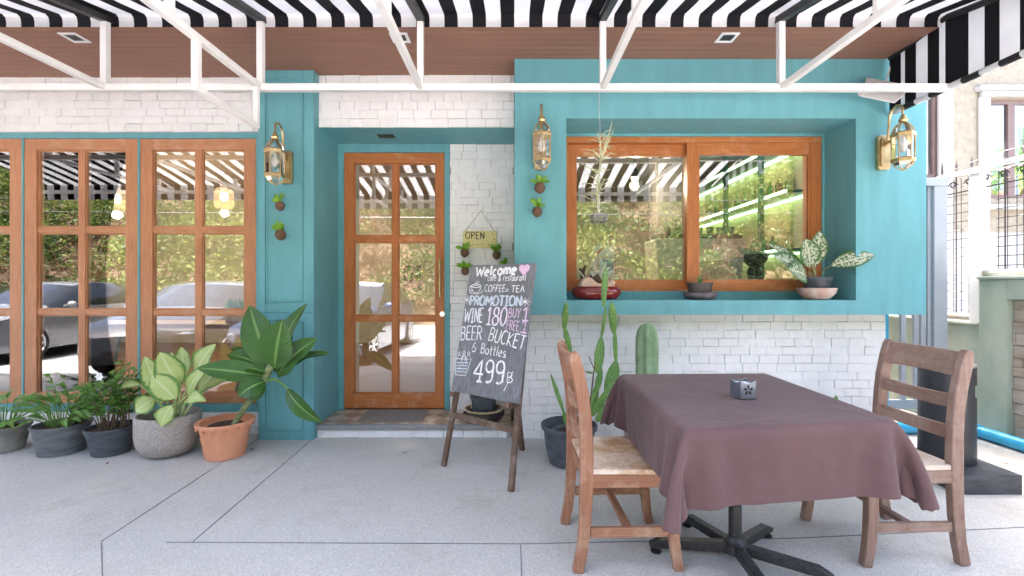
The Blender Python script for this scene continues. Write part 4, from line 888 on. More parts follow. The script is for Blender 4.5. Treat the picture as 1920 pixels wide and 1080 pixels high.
# --- prickly pear in a black nursery pot
YC = 3.20; cc_ = Vector((xx(1067, YC), YC, 0))
t = thing('potted_cactus', cc_, 'tall jointed prickly pear cactus in a ribbed black nursery pot behind the left chair', 'cactus', 'potted cacti')
s = MB(); s.lathe([(.13, 0), (.140, .005), (.150, .05), (.153, .052), (.162, .10), (.165, .102), (.176, .20), (.180, .24), (.196, .242), (.198, .268), (.190, .272), (.180, .262), (.176, .245), (.172, .24), (.168, .22), (.164, .215), (.160, .16)], cc_, 40); s.build('pot', M['potblack'], t, smooth=True, angle=30)
s = MB(); s.lathe([(.105, .15), (.112, .21), (.118, .214), (.122, .228), (.112, .228), (.108, .20)], cc_, 30); s.build('inner_pot', M['potgrey'], t, smooth=True, angle=30)
s = MB(); s.lathe([(.160, .165), (.118, .165)], cc_, 20); s.lathe([(.108, .205), (.0001, .21)], cc_, 20); s.build('soil', M['soil'], t)
m, tt, b, o = newmat('cactus_skin'); v = coords(tt); f = noise(tt, v, 8, 4); rp = ramp(tt, [(.3, (.075, .19, .035)), (.7, (.17, .32, .07))]); tt.links.new(f, rp.inputs[0]); vo = N(tt, 'ShaderNodeTexVoronoi'); vo.inputs['Scale'].default_value = 42; tt.links.new(v, vo.inputs['Vector']); r2 = ramp(tt, [(.11, (1, 1, 1)), (.17, (0, 0, 0))]); tt.links.new(vo.outputs['Distance'], r2.inputs[0])
mx = N(tt, 'ShaderNodeMix', data_type='RGBA'); tt.links.new(r2.outputs[0], mx.inputs[0]); tt.links.new(rp.outputs[0], mx.inputs[6]); mx.inputs[7].default_value = (.55, .58, .42, 1); tt.links.new(mx.outputs[2], b.inputs['Base Color']); b.inputs['Roughness'].default_value = .5; M['cactus'] = m
def QC(px, py, dy=0.0): return P(px, py, YC+dy)
def pad(mb, a, c, wpx, th=.018, flat=(0, 1, 0)):
    a, c = Vector(a), Vector(c); d = c - a; L = d.length; d.normalize(); fn = Vector(flat); fn = (fn - d*fn.dot(d)).normalized(); sd_ = d.cross(fn); n = 14; m_ = 10; rings = []
    for i in range(n+1):
        t_ = i/n; wv = wpx*YC/F/2*max(.10, math.sin(math.pi*min(1, .06+.94*t_))**.6) if t_ < .999 else .002; tk = th/2*max(.25, math.sin(math.pi*t_)**.5) if t_ < .999 else .001
        p = a + d*L*t_; rings.append(mb.add([p + sd_*wv*math.cos(2*math.pi*k/m_) + fn*tk*math.sin(2*math.pi*k/m_) for k in range(m_)]))
    for i in range(n):
        for k in range(m_): mb.face((rings[i]+k, rings[i]+(k+1) % m_, rings[i+1]+(k+1) % m_, rings[i+1]+k))
    mb.face([rings[0]+k for k in range(m_)]); mb.face([rings[-1]+k for k in range(m_)])
PADS = [((1103, 785), (1122, 715), 26), ((1110, 780), (1144, 725), 24), ((1118, 790), (1155, 745), 26), ((1118, 735), (1128, 690), 18), ((1120, 700), (1128, 630), 32), ((1128, 632), (1137, 570), 11), ((1131, 575), (1136, 500), 17), ((1139, 745), (1156, 675), 36), ((1155, 680), (1152, 615), 13), ((1151, 625), (1147, 565), 22),
        ((1064, 800), (1057, 770), 16), ((1058, 775), (1032, 700), 12), ((1080, 790), (1070, 725), 20), ((1070, 730), (1062, 665), 18), ((1070, 665), (1058, 610), 16), ((1058, 618), (1062, 565), 18), ((1112, 700), (1097, 697), 6), ((1140, 748), (1170, 765), 30), ((1150, 745), (1178, 752), 22), ((1092, 795), (1103, 745), 28), ((1096, 780), (1120, 730), 26), ((1098, 790), (1088, 735), 18)]
s = MB(); rC = random.Random(8)
for a, c, wd in PADS: pad(s, QC(*a, rC.uniform(-.02, .02)), QC(*c, rC.uniform(-.03, .03)), wd*.70, th=.013, flat=(rC.uniform(-.5, .5), 1, .1))
s.build('pads', M['cactus'], t, smooth=True, angle=70)
s = MB(); s.tube([QC(1098, 800, -.03), QC(1106, 760, -.04), QC(1113, 700, -.04), QC(1116, 680, -.04)], [.006, .006, .005, .004], 6); s.tube([QC(1113, 690, -.04), QC(1104, 668, -.04)], .0035, 6); s.build('support_stick', M['bark'], t)
# --- columnar cactus behind the table
YK = 3.36; ck = Vector((xx(1213, YK), YK, 0))
t = thing('potted_cactus', ck, 'single pale green ribbed column cactus in a pinkish pot behind the table', 'cactus', 'potted cacti')
cpt = Vector((xx(1196, YK), YK, 0)); pot_soil(t, pm('pinkish_clay', (.50, .34, .29), .7, var=.15, vs=12), cpt + Vector((.03, 0, 0)), .145, .11, .255, soil=.03)
s = MB(); n = 56; prof_ = [(.070, .22), (.072, .5), (.074, .75), (.072, .85), (.062, .91), (.042, .945), (.018, .958), (.0005, .96)]
s.lathe(prof_, ck, n, wob=lambda a, z: 1 + .14*math.cos(7*a + .4)); m = pm('column_cactus_skin', (.20, .35, .17), .55, var=.15, vs=10, c2=(.36, .50, .28)); s.build('column', m, t, smooth=True, angle=80)
s = MB()
for k in range(7):
    a = (2*math.pi*k - .4)/7
    for i in range(26):
        z = .26 + i*.026; r_ = np.interp(z, [q[1] for q in prof_], [q[0] for q in prof_])*1.14
        for e in (-.8, 0, .8): p = Vector((ck.x+r_*math.cos(a), ck.y+r_*math.sin(a), z)); s.tube([p, p+Vector((math.cos(a+e)*.009, math.sin(a+e)*.009, .003))], [.0010, .0004], 3)
s.build('spines', pm('pale_spines', (.62, .58, .44), .8), t)
# --- low cactus right of the table, one pad showing
YZ = 3.42; cz = Vector((2.40, YZ, 0))
t = thing('potted_cactus', cz, 'low prickly pear showing one pad above the far right edge of the tablecloth', 'cactus', 'potted cacti')
pot_soil(t, M['potblack'], cz, .12, .09, .17); YC0 = YC; YC = YZ
s = MB(); pad(s, cz+Vector((0, 0, .13)), cz+Vector((.02, 0, .28)), 34); pad(s, cz+Vector((.02, 0, .26)), P(1568, 741, YZ), 14); pad(s, cz+Vector((.01, .0, .26)), P(1545, 744, YZ), 10); s.build('pads', M['cactus'], t, smooth=True, angle=70); YC = YC0

# ================================================================== WALL LANTERNS
def make_lantern(base, label, turn=0.0, out=.195):
    """base = point on the wall behind the lantern body's middle; the body hangs out from it towards -y"""
    t = thing('wall_lantern', base, label, 'lantern', 'brass wall lanterns', turn)
    s = MB(); s.prism([(-.035, -.13), (.035, -.13), (.047, -.115), (.047, .115), (.035, .13), (-.035, .13), (-.047, .115), (-.047, -.115)], -.034, 0, 'y')
    s.prism([(-.026, -.105), (.026, -.105), (.034, -.095), (.034, .095), (.026, .105), (-.026, .105), (-.034, .095), (-.034, -.095)], -.044, -.0345, 'y'); s.build('back_plate', M['brass'], t, bevel=.004, local=True)
    s = MB(); cy = -out; zt = .185
    pts = [(0, -.04, .035), (0, -.062, .09), (0, -.075, .17), (0, -.085, .25)] + [(0, -.14 + .055*math.cos(R(a)), .262 + .05*math.sin(R(a))) for a in (160, 130, 100, 70, 40, 10, -20)] 
    pts = [(0, -.036, .05), (0, -.06, .08), (0, -.068, .16), (0, -.078, .25), (0, -.10, .292), (0, -.14, .312), (0, -.175, .300), (0, cy, .268), (0, cy+.006, .235), (0, cy, .215)]
    s.tube(pts, [.008, .008, .008, .0085, .0085, .0085, .0085, .008, .007, .006], 10); s.bar((0, -.03, .055), (0, cy+.06, .075), .016, .02); s.build('arm', M['brass'], t, smooth=True, local=True)
    s = MB(); c = (0, cy, 0)
    s.lathe([(.012, .165), (.024, .172), (.028, .185), (.024, .198), (.012, .205), (.018, .212), (.008, .222), (.0001, .226)], c, 16)   # finial
    six = R(30)
    def ring(z0, r0): s.lathe([(r0-.012, z0-.004), (r0+.004, z0-.004), (r0+.010, z0+.004), (r0+.010, z0+.018), (r0+.002, z0+.026), (r0-.012, z0+.026)], c, 6, rot=six)
    ring(.068, .066); ring(-.115, .064)
    for k in range(6):
        a = R(60*k)+six; q = lambda r_, z: (r_*math.cos(a), cy + r_*math.sin(a), z)
        s.tube([q(.066, -.10), q(.068, .08)], .0042, 6)
        s.tube([q(.064, .095), q(.056, .125), q(.038, .152), q(.014, .170)], .0035, 6)
        s.tube([q(.062, -.115), q(.052, -.142), (.03*math.cos(a), cy+.03*math.sin(a), -.162), (.004*math.cos(a), cy+.004*math.sin(a), -.172)], .0032, 6)
    s.sphere((0, cy, -.174), .008, 8); s.build('cage', M['brass'], t, smooth=True, local=True, angle=30)
    s = MB(); s.lathe([(.064, -.09), (.0655, .07)], c, 6, rot=six); s.lathe([(.0645, .095), (.055, .125), (.037, .152), (.014, .168)], c, 6, rot=six); s.lathe([(.0615, -.116), (.051, -.142), (.028, -.162), (.004, -.171)], c, 6, rot=six); s.build('glass', M['lampglass'], t, local=True)
    s = MB(); s.lathe([(.0001, -.045), (.014, -.038), (.024, -.015), (.026, .005), (.018, .028), (.012, .04), (.012, .075)], c, 14); s.build('bulb', M['frost'], t, smooth=True, local=True)
    return t
M['frost'] = pm('pearl_bulb', (.85, .82, .76), .25, var=.03)
make_lantern(Vector((-1.80, PY, 2.18)), 'brass glass lantern high on the slim turquoise pillar left of the door')
make_lantern(Vector((.215, BY, 2.247)), 'brass glass lantern between the door and the sliding window, over two hanging pods')
make_lantern(Vector((2.815, BY, 2.247)), 'brass glass lantern at the far right corner of the turquoise wall, under the floodlight')

# ================================================================== HANGING SEED PODS WITH FERNS
M['pod'] = pm('brown_seed_husk', (.085, .040, .022), .75, var=.45, vs=22, stretch=(1, 1, .35), bump=.8, bs=30, c2=(.21, .115, .065))
def make_pod(px, py, Y, wall, r_, label, lv, seed, tilt=0):
    c = P(px, py, Y); t = thing('hanging_pod_planter', c, label, 'hanging planter', 'seed pod planters on the wall'); r = random.Random(seed)
    s = MB(); s.lathe([(.0001, -r_*1.15), (r_*.5, -r_*.98), (r_*.88, -r_*.5), (r_, 0), (r_*.86, r_*.55), (r_*.55, r_*.9), (r_*.4, r_*.86), (r_*.3, r_*.5)], c, 24, wob=lambda a, z: 1+.035*math.cos(9*a)); s.build('seed_pod', M['pod'], t, smooth=True)
    s = MB(); s.tube([c + Vector((0, .5*r_, r_*.6)), Vector((c.x, wall, c.z+r_*.8))], .003, 5); s.build('hook', M['black_metal'], t)
    s = MB(); top = c + Vector((0, 0, r_*.8))
    for k in range(lv):
        a = 2*math.pi*k/lv + r.uniform(-.4, .4); e = r.uniform(.15, 1.25); L = r.uniform(.055, .095); d = Vector((math.cos(a)*math.cos(e), math.sin(a)*math.cos(e)*.6-.15, math.sin(e)))
        s.leaf(top, top + d*L, r.uniform(.022, .034), (r.uniform(-.3, .3), -1, .4), droop=.14, n=6, shape=1.1, fold=.15, wave=.06)
    s.build('fern', M['leaf_bright'], t, smooth=True, angle=180)
make_pod(525, 386, 3.585, PY, .036, 'brown seed pod with bright fern on the slim pillar, just under the left lantern', 9, 1)
make_pod(526, 440, 3.585, PY, .041, 'lower seed pod with bright fern on the slim pillar, spreading leaves sideways', 10, 2)
make_pod(1012, 352, 3.40, BY, .040, 'seed pod with fern directly under the middle lantern on the window surround', 9, 3)
make_pod(1007, 397, 3.40, BY, .037, 'paler seed pod with fern below another, on the window surround', 8, 4)
make_pod(871, 474, 4.10, 4.17, .038, 'seed pod with fern hanging under the left corner of the OPEN board', 9, 5)
make_pod(931, 478, 4.10, 4.17, .038, 'seed pod with fern hanging under the right corner of the OPEN board', 10, 6)
make_pod(872, 508, 4.10, 4.17, .036, 'seed pod with fern half hidden by the chalkboard top left corner', 9, 7)
make_pod(947, 503, 4.10, 4.17, .034, 'seed pod with fern mostly hidden behind the chalkboard top edge', 8, 8)
# OPEN board
YO = 4.145; t = thing('open_sign', P(899, 449, YO), 'pale yellow OPEN board hung by a string on the white bricks', 'sign')
s = MB(); a, c = P(868, 465, YO), P(931, 433, YO); s.box(a.x, c.x, YO, YO+.015, a.z, c.z); s.build('board', pm('cream_painted_wood', (.72, .64, .30), .6, var=.08, vs=9), t, bevel=.003)
s = MB(); s.tube([P(872, 434, YO), P(902, 395, YO+.01), P(927, 434, YO)], .0022, 5); s.build('string', pm('jute_string', (.22, .16, .08), .9), t)
s = MB(); s.tube([P(902, 395, 4.135), P(902, 395, 4.18)], .004, 8); s.build('nail', M['black_metal'], t)
s = MB(); fo = lambda u, v, off=0: Vector((u, YO - .0006 - off, v))
p0, p1 = P(873, 447.5, YO), P(908, 447.5, YO); text(s, 'OPEN', fo, p0.x, p0.z, p1.x, p1.z, .060, .0085, 0, gap=.22); s.build('lettering', pm('dark_letter_paint', (.035, .03, .02), .7), t)
s = MB()
for px, py, a in ((923, 441, 60), (925, 450, 40), (880, 460, 20), (886, 457, -30), (894, 460, 50), (902, 459, 10), (915, 460, 30), (876, 462, 80)): q = P(px, py, YO); s.leaf(q + Vector((0, -.002, 0)), q + Vector((math.cos(R(a))*.02, -.002, math.sin(R(a))*.02)), .008, (0, -1, 0), n=4, fold=0)
s.build('painted_leaves', pm('green_sign_paint', (.10, .16, .03), .7), t)
# door mat
t = MB(); a, c = G(652, 795, .105), G(800, 765, .105); t.box(-1.30, -.76, 3.79, 4.13, .1017, .110)
mat_ = t.build('door_mat', pm('grey_bristle_mat', (.30, .26, .235), .95, var=.12, vs=30, bump=.8, bs=240), None, bevel=.004); tag(mat_, 'flat greyish beige door mat on the tiled step', 'door mat')

# ================================================================== WINDOW LEDGE
def ledge(px, Y=3.63): return Vector((xx(px, Y), Y, RZ0))
c = ledge(1118); t = thing('bonsai_bowl', c, 'glossy dark red oval bowl with a beige clay boat, left end of the ledge', 'bowl')
s = MB(); s.lathe([(.10, 0), (.165, .008), (.192, .035), (.197, .06), (.188, .088), (.168, .104), (.15, .10), (.12, .07), (.0001, .07)], c, 40, sy=.62); s.build('bowl', pm('oxblood_glaze', (.16, .006, .008), .12, var=.35, vs=6, coat=.6, c2=(.26, .018, .014)), t, smooth=True)
s = MB(); prof2 = [(.0, .005), (.12, -.005), (.14, .05), (.125, .085), (.10, .10), (.06, .105)]
outl = [(-.135, .0), (.125, .0), (.142, .05), (.130, .092), (.10, .088), (.075, .06), (.04, .048), (.0, .058), (-.03, .085), (-.07, .112), (-.115, .088), (-.14, .04)]
s.prism([(c.x+u, c.z+.075+v_) for u, v_ in outl], c.y-.06, c.y+.06, 'y'); s.build('clay_boat', pm('buff_clay', (.60, .42, .31), .75, var=.12, vs=9), t, smooth=True, bevel=.02, angle=60)
s = MB(); s.tube([c+Vector((.02, 0, .13)), c+Vector((.0, 0, .18)), c+Vector((-.05, -.01, .17))], [.03, .035, .02], 10); s.tube([c+Vector((-.10, .03, .14)), c+Vector((-.105, .03, .22)), c+Vector((-.08, .03, .27))], [.022, .018, .01], 8); s.tube([c+Vector((-.105, .03, .2)), c+Vector((-.13, .03, .25))], [.014, .008], 8); s.build('driftwood', pm('dark_driftwood', (.07, .035, .02), .8, var=.4), t, smooth=True)
s = MB()
for dx_, dz_, L_, w_ in ((.075, .30, .16, .05), (.10, .26, .14, .045), (.13, .23, .13, .05), (-.06, .23, .12, .045), (-.17, .26, .12, .012), (.17, .2, .1, .012)):
    s.leaf(c+Vector((.02, 0, .15)) if abs(dx_) < .15 else c+Vector((dx_*.4, 0, .13)), c+Vector((dx_, -.02, dz_)), w_, (0, -1, .3), droop=.12, n=8, fold=.15)
s.build('leaves', leafmat('veined_leaf', (.30, .36, .26), (.46, .50, .40), mid=(.72, .74, .66), rough=.45), t, smooth=True, angle=180)
c = ledge(1313, 3.62); t = thing('saucer_bowl', c, 'flat round purplish grey bowl in the middle of the window ledge', 'bowl')
s = MB(); s.lathe([(.07, 0), (.115, .008), (.133, .034), (.128, .056), (.10, .062), (.0001, .05)], c, 36, sy=.8); s.build('basin', pm('purple_grey_glaze', (.06, .05, .062), .35, var=.4, vs=14, c2=(.17, .14, .15)), t, smooth=True)
c = c + Vector((-.005, 0, .0565)); t = thing('potted_plant', c, 'tiny seedling in a small fluted dark brown pot, middle of the window ledge', 'potted plant', 'plants on the window ledge')
s = MB(); s.lathe([(.082, 0), (.086, .003), (.100, .066), (.106, .068), (.107, .080), (.098, .080), (.094, .06)], c, 48, sy=.75, wob=lambda a, z: 1+(.012*math.cos(16*a) if z < .066 else 0)); s.build('pot', pm('fluted_brown_pot', (.085, .07, .062), .6, var=.2), t, smooth=True, angle=50)
s = MB(); s.lathe([(.094, .062), (.0001, .068)], c, 20, sy=.75); s.build('soil', M['soil'], t)
s = MB()
for k in range(9): a = k*2.4; s.leaf(c+Vector((0, 0, .068)), c+Vector((.028*math.cos(a), .02*math.sin(a), .10+.05*((k*7) % 5)/5)), .010, (0, -1, .5), n=4)
s.build('leaves', M['leaf_green'], t, smooth=True)
c = ledge(1531, 3.60); t = thing('clay_bowl', c, 'chalky pink terracotta bowl at the right end of the window ledge', 'bowl')
s = MB(); s.lathe([(.075, 0), (.085, .004), (.125, .05), (.139, .092), (.132, .094), (.118, .06), (.07, .02), (.0001, .018)], c, 36)
s.build('basin', pm('chalky_terracotta', (.52, .25, .18), .85, var=.1, vs=9, c2=(.74, .62, .55)), t, smooth=True)
c = c + Vector((0, 0, .0245)); t = thing('potted_plant', c, 'white speckled broad leaf plant in a black pot, right end of the window ledge', 'potted plant', 'plants on the window ledge')
pot_soil(t, M['potblack'], c, .106, .066, .155, soil=.02)
YV = 3.60
def QV(px, py, dy=0.0): return P(px, py, YV+dy)
VS = [(1518, 502, .0, 1510, 447, -.04, 46, (.1, -1, .2)), (1528, 500, .02, 1537, 432, .0, 32, (-.3, -1, .1)), (1510, 512, -.02, 1448, 478, -.10, 38, (.2, -1, .6)), (1512, 518, -.04, 1478, 505, -.16, 46, (.1, -1, .4)), (1558, 498, -.06, 1640, 478, -.16, 34, (0, -1, .55)), (1512, 508, .04, 1436, 456, .02, 26, (.2, -1, .7))]
s = MB()
for bx, by, d0, tx_, ty_, d1, wp, nr in VS: s.leaf(QV(bx, by, d0), QV(tx_, ty_, d1), wp*YV/F, nr, droop=.06, n=12, shape=.95, fold=.15)
s.build('leaves', M['leaf_speck'], t, smooth=True, angle=180)
s = MB()
for bx, by, d0, tx_, ty_, d1, wp, nr in VS: s.tube([c+Vector((rnd.uniform(-.02, .02), 0, .13)), (c+Vector((0, 0, .18))+QV(bx, by, d0))/2, QV(bx, by, d0)], [.005, .004, .003], 6)
s.tube([c+Vector((-.005, -.01, .13)), QV(1522, 495, -.01)], [.011, .008], 8); s.build('stems', pm('buff_stem', (.30, .26, .12), .6, var=.3), t, smooth=True)
# hanging air plant in a slatted basket
YA = 3.0; ab = P(1123, 408, YA); t = thing('hanging_air_plant', ab, 'wispy pale air plant in a slatted basket hung on a wire before the window', 'hanging plant')
s = MB(); s.tube([P(1124, 166, YA), P(1123, 200, YA), P(1125, 235, YA), P(1124, 400, YA)], .0022, 5); s.build('wire', M['chrome'], t)
s = MB()
for sx_ in (-1, 1):
    for i in range(3): s.bar(ab+Vector((sx_*.042, -.05, -.024+.018*i)), ab+Vector((sx_*.042, .05, -.024+.018*i)), .008, .007); s.bar(ab+Vector((-.052, sx_*.042, -.015+.018*i)), ab+Vector((.052, sx_*.042, -.015+.018*i)), .008, .007)
for i in range(5): s.bar(ab+Vector((-.036+.018*i, -.045, -.03)), ab+Vector((-.036+.018*i, .045, -.03)), .008, .005)
s.build('basket', pm('weathered_grey_slats', (.22, .21, .20), .85, var=.3, vs=30), t)
s = MB(); r = random.Random(4)
def fr_(px, py): return P(px, py, YA)
for k in range(46):
    t_ = r.random(); b0 = fr_(1124+r.uniform(-4, 4)+ (6 if t_ > .6 else 0), 400-150*t_); a = r.uniform(-2.6, 2.6); L = r.uniform(.05, .13)*(1.0 if t_ < .75 else .8); up_ = r.uniform(.1, 1.2); p1 = b0 + Vector((math.sin(a)*L*.4, r.uniform(-.03, .03), L*.35*up_)); p2 = p1 + Vector((math.sin(a)*L*.45, r.uniform(-.03, .03), L*.25*up_-.01)); p3 = p2 + Vector((math.sin(a)*L*.25, 0, -L*r.uniform(-.1, .35)))
    s.tube([b0, p1, p2, p3], [.0040, .0032, .0022, .0008], 5)
for tx_, ty_ in ((1148, 228), (1118, 245), (1152, 240), (1157, 290), (1106, 290), (1093, 280), (1135, 262)): s.tube([fr_(1128, 300), fr_((1128+tx_)/2+2, (300+ty_)/2-8), fr_(tx_, ty_)], [.006, .0045, .001], 6)
s.tube([fr_(1122, 400), fr_(1120, 350), fr_(1128, 290)], [.008, .007, .005], 6)
s.build('fronds', pm('silver_green_leaf', (.40, .43, .24), .7, var=.25, vs=20, c2=(.60, .60, .38)), t, smooth=True)

# ================================================================== FLOODLIGHT, BIN, PIPES
fc = P(1658, 171, 3.33); t = thing('floodlight', fc, 'white flat floodlight tilted outward above the right lantern', 'floodlight')
s = MB()
ft = [P(1630, 149, 3.36), P(1704, 162, 3.36), P(1677, 194, 3.20), P(1612, 181, 3.20)]; th_ = Vector((0, .03, .03)); n = 8; L = []
for i in range(n+1):
    u = i/n; bow = Vector((0, -.018, -.012))*math.sin(math.pi*u)
    p0, p1 = ft[3]+(ft[0]-ft[3])*u+bow, ft[2]+(ft[1]-ft[2])*u+bow; L.append(s.add([p0, p1, p1+th_, p0+th_]))
for i in range(n):
    for k in range(4): s.face((L[i]+k, L[i+1]+k, L[i+1]+(k+1) % 4, L[i]+(k+1) % 4))
s.face([L[0]+k for k in range(4)]); s.face([L[n]+3-k for k in range(4)])
s.build('housing', M['white_metal'], t, bevel=.004)
s = MB(); L = []
for i in range(n+1):
    u = .08+.84*i/n; bow = Vector((0, -.018, -.012))*math.sin(math.pi*u) + Vector((0, -.0025, -.0025))
    p0, p1 = ft[3]+(ft[0]-ft[3])*u+bow, ft[2]+(ft[1]-ft[2])*u+bow; L.append(s.add([p0+(p1-p0)*.06, p0+(p1-p0)*.94]))
for i in range(n): s.face((L[i], L[i]+1, L[i+1]+1, L[i+1]))
s.build('lens', pm('frosted_lens', (.62, .60, .58), .3, var=.08), t, smooth=True)
s = MB(); s.bar((fc.x, 3.32, fc.z+.02), (fc.x, BY, fc.z+.05), .05, .03); s.build('bracket', M['white_metal'], t)
s = MB(); s.tube([P(1662, 152, 3.43), P(1668, 130, 3.45), P(1671, 116, 3.455)], .007, 7); s.build('conduit', M['white_metal'], t)
cB = Vector((2.83, 2.965, 0)); t = thing('litter_bin', cB, 'round black litter bin with slot and steel top on a square black plinth', 'bin')
s = MB(); s.box(2.655, 3.03, 2.70, 3.16, 0, .117); s.build('plinth', pm('black_stone_plinth', (.035, .04, .048), .45, var=.3, vs=10, c2=(.075, .085, .10), stretch=(1, 1, 4)), t, bevel=.003)
s = MB(); n = 48; rB = .142
def ringz(z, r_=rB): return s.add([(cB.x+r_*math.cos(2*math.pi*k/n), cB.y+r_*math.sin(2*math.pi*k/n), z) for k in range(n)])
zs = [.118, .53, .615, .735]; rg = [ringz(z) for z in zs]; ri = [ringz(z, rB-.006) for z in zs]
for i in range(3):
    for k in range(n):
        a = 360*k/n
        if i == 1 and (a > 285 or a < 75): continue     # the slot, on the right hand side
        s.face((rg[i]+k, rg[i]+(k+1) % n, rg[i+1]+(k+1) % n, rg[i+1]+k)); s.face((ri[i+1]+k, ri[i+1]+(k+1) % n, ri[i]+(k+1) % n, ri[i]+k))
s.build('body', pm('black_powder_coat', (.018, .021, .026), .42, var=.25, vs=9, c2=(.03, .034, .04)), t, smooth=True, angle=40)
s = MB(); s.lathe([(rB+.003, .728), (rB+.004, .742), (rB-.01, .748), (rB-.025, .742), (.05, .738), (.0001, .738)], cB, n); s.build('steel_top', M['chrome'], t, smooth=True)
# drain pipes
t = thing('drain_pipe', (3.10, 3.66, 0), 'bright blue plastic drain pipe running down the brick end and along the ground', 'pipe')
s = MB(); s.tube([(3.085, 3.80, 1.0), (3.085, 3.80, .10)], .048, 20); s.build('downpipe', M['pvc'], t, smooth=True)
s = MB(); s.tube([(3.085, 3.80, .14), (3.085, 3.80, .10), (3.10, 3.80, .066), (3.13, 3.80, .054), (3.18, 3.80, .052)], .056, 18); s.build('elbow', M['pvc'], t, smooth=True)
s = MB(); s.tube([(3.17, 3.80, .051), (3.74, 3.80, .051)], .047, 18); s.tube([(3.70, 3.80, .0515), (3.76, 3.80, .0515), (3.80, 3.77, .0515), (3.805, 3.70, .0515)], .054, 18); s.tube([(3.805, 3.71, .051), (3.815, 1.5, .051)], .047, 18); s.build('ground_pipe', M['pvc'], t, smooth=True)

# bits of dry leaf on the porch
s = MB(); s.leaf((0, 0, .002), (.05, .01, .006), .022, (0, 0, 1), droop=.12, n=5, fold=.3); fl = s.build('fallen_leaf', pm('dry_leaf', (.22, .13, .06), .9, var=.4, vs=30), None, local=True); first = True
for px, py, a, k in ((82, 848, 20, 1.2), (200, 872, 100, .8), (256, 842, 200, .7), (333, 857, 300, .7), (470, 845, 70, .8), (760, 850, 140, .6), (1700, 870, 30, .8), (1880, 868, 250, .8)):
    o = fl if first else fl.copy()
    if not first: col.objects.link(o)
    first = False; o.location = G(px, py, .001); o.rotation_euler = (0, 0, R(a)); o.scale = (k, k, k); tag(o, 'tiny dry leaf bit lying on the grey porch floor', 'fallen leaf', 'dry leaf bits on the porch floor')
# ================================================================== RIGHT SIDE: BOUNDARY WALL, FENCE, GATE, NEIGHBOUR'S HOUSE
FX = 3.9
M['mint'] = pm('weathered_mint_render', (.30, .37, .30), .85, var=.2, vs=3.5, bump=.25, bs=30, c2=(.42, .47, .385), stretch=(1, 1, .6))
M['stoneveneer'] = None
bw = thing('boundary_wall', (FX, 3.0, 0), 'weathered mint green boundary wall with a sunken stone panel and lower rear part', 'wall')
s = MB(); s.box(FX, FX+.12, 3.586, 3.80, 0, 1.29); s.box(FX, FX+.12, 1.46, 3.586, 1.13, 1.29); s.box(FX, FX+.12, 1.46, 3.586, 0, .05); s.box(FX-.012, FX+.132, 1.46, 3.81, 1.2905, 1.315); s.build('tall_wall', M['mint'], bw, bevel=.006)
s = MB(); s.box(FX+.01, FX+.11, 3.801, 6.44, 0, .90); s.box(FX-.005, FX+.125, 3.812, 6.44, .9005, .925); s.build('low_wall', M['mint'], bw, bevel=.006)
m, t, b, o = newmat('split_stone'); v = coords(t); f = noise(t, coords(t, 'Object', (1, 2.2, 7)), 1.6, 4); rp = ramp(t, [(.3, (.28, .19, .14)), (.5, (.40, .33, .27)), (.7, (.45, .40, .35))]); t.links.new(f, rp.inputs[0]); t.links.new(rp.outputs[0], b.inputs['Base Color']); b.inputs['Roughness'].default_value = .85; M['stone'] = m
s = MB(); z = .052; r = random.Random(3)
while z < 1.12:
    h = r.uniform(.07, .11); y = 1.46
    while y < 3.58:
        L = r.uniform(.2, .42); s.box(FX+.035+r.uniform(0, .02), FX+.11, y, min(3.583, y+L-.004), z, min(1.128, z+h-.004)); y += L
    z += h
s.build('stone_panel', M['stone'], bw, bevel=.004)
fn = thing('garden_fence', (FX+.06, 3.0, 1.3), 'white pipe fence with spiked rods and wire mesh on top of the mint wall', 'fence')
FXX = FX + .06; M['rusty'] = pm('rust_stained_pipe', (.55, .53, .50), .5, var=.05, vs=12, c2=(.46, .36, .26)); M['wire'] = pm('dark_wire', (.07, .055, .055), .6, var=.3)
s = MB(); s.tube([(FXX, 1.46, 1.345), (FXX, 3.86, 1.345)], .024, 12); s.build('rail', M['rusty'], fn, smooth=True)
s = MB(); s.tube([(FXX, 3.80, .965), (FXX, 6.40, .965)], .026, 12); s.build('rail', M['rusty'], fn, smooth=True)
def topz(y): return 2.30 - .028*(y - 1.5) - .02*math.sin((y-1.5)*1.2)
s = MB(); s.tube([(FXX, 1.46+i*.2, topz(1.46+i*.2)) for i in range(26)], .021, 10); s.build('top_rail', M['white_metal'], fn, smooth=True)
for y in (1.9, 3.80, 5.4):
    s = MB(); s.box(FXX-.045, FXX+.045, y-.055, y+.055, 1.316 if y < 3.7 else (.93 if y > 3.85 else .93), topz(y)-.022) if y != 3.80 else s.box(FXX-.045, FXX+.045, 3.812, 3.90, .9255, topz(3.85)-.022); s.build('post', M['white_metal'], fn, bevel=.004)
s = MB(); y = 1.52
while y < 6.4:
    if abs(y-3.85) > .06:
        zb_ = 1.372 if y < 3.8 else .995; zt = topz(y) + .16 + .03*math.sin(y*9); s.tube([(FXX+.03, y, zb_), (FXX+.03, y, topz(y)+.03), (FXX+.03, y, topz(y)+.06), (FXX+.03, y, zt)], [.0055, .0055, .012, .001], 6)
    y += .135
s.build('spiked_rods', M['wire'], fn, smooth=True)['kind'] = 'stuff'
s = MB()
for (ya, yb_, z0) in ((1.5, 3.76, 1.375), (3.92, 6.38, 1.0)):
    z = z0 + .03
    while z < topz(ya) - .03: s.tube([(FXX+.045, ya, z), (FXX+.045, yb_, z)], .0036, 4); z += .078
    y = ya
    while y < yb_: s.tube([(FXX+.045, y, z0), (FXX+.045, y, topz(y)-.03)], .0036, 4); y += .068
s.build('wire_mesh', M['wire'], fn)
s = MB()
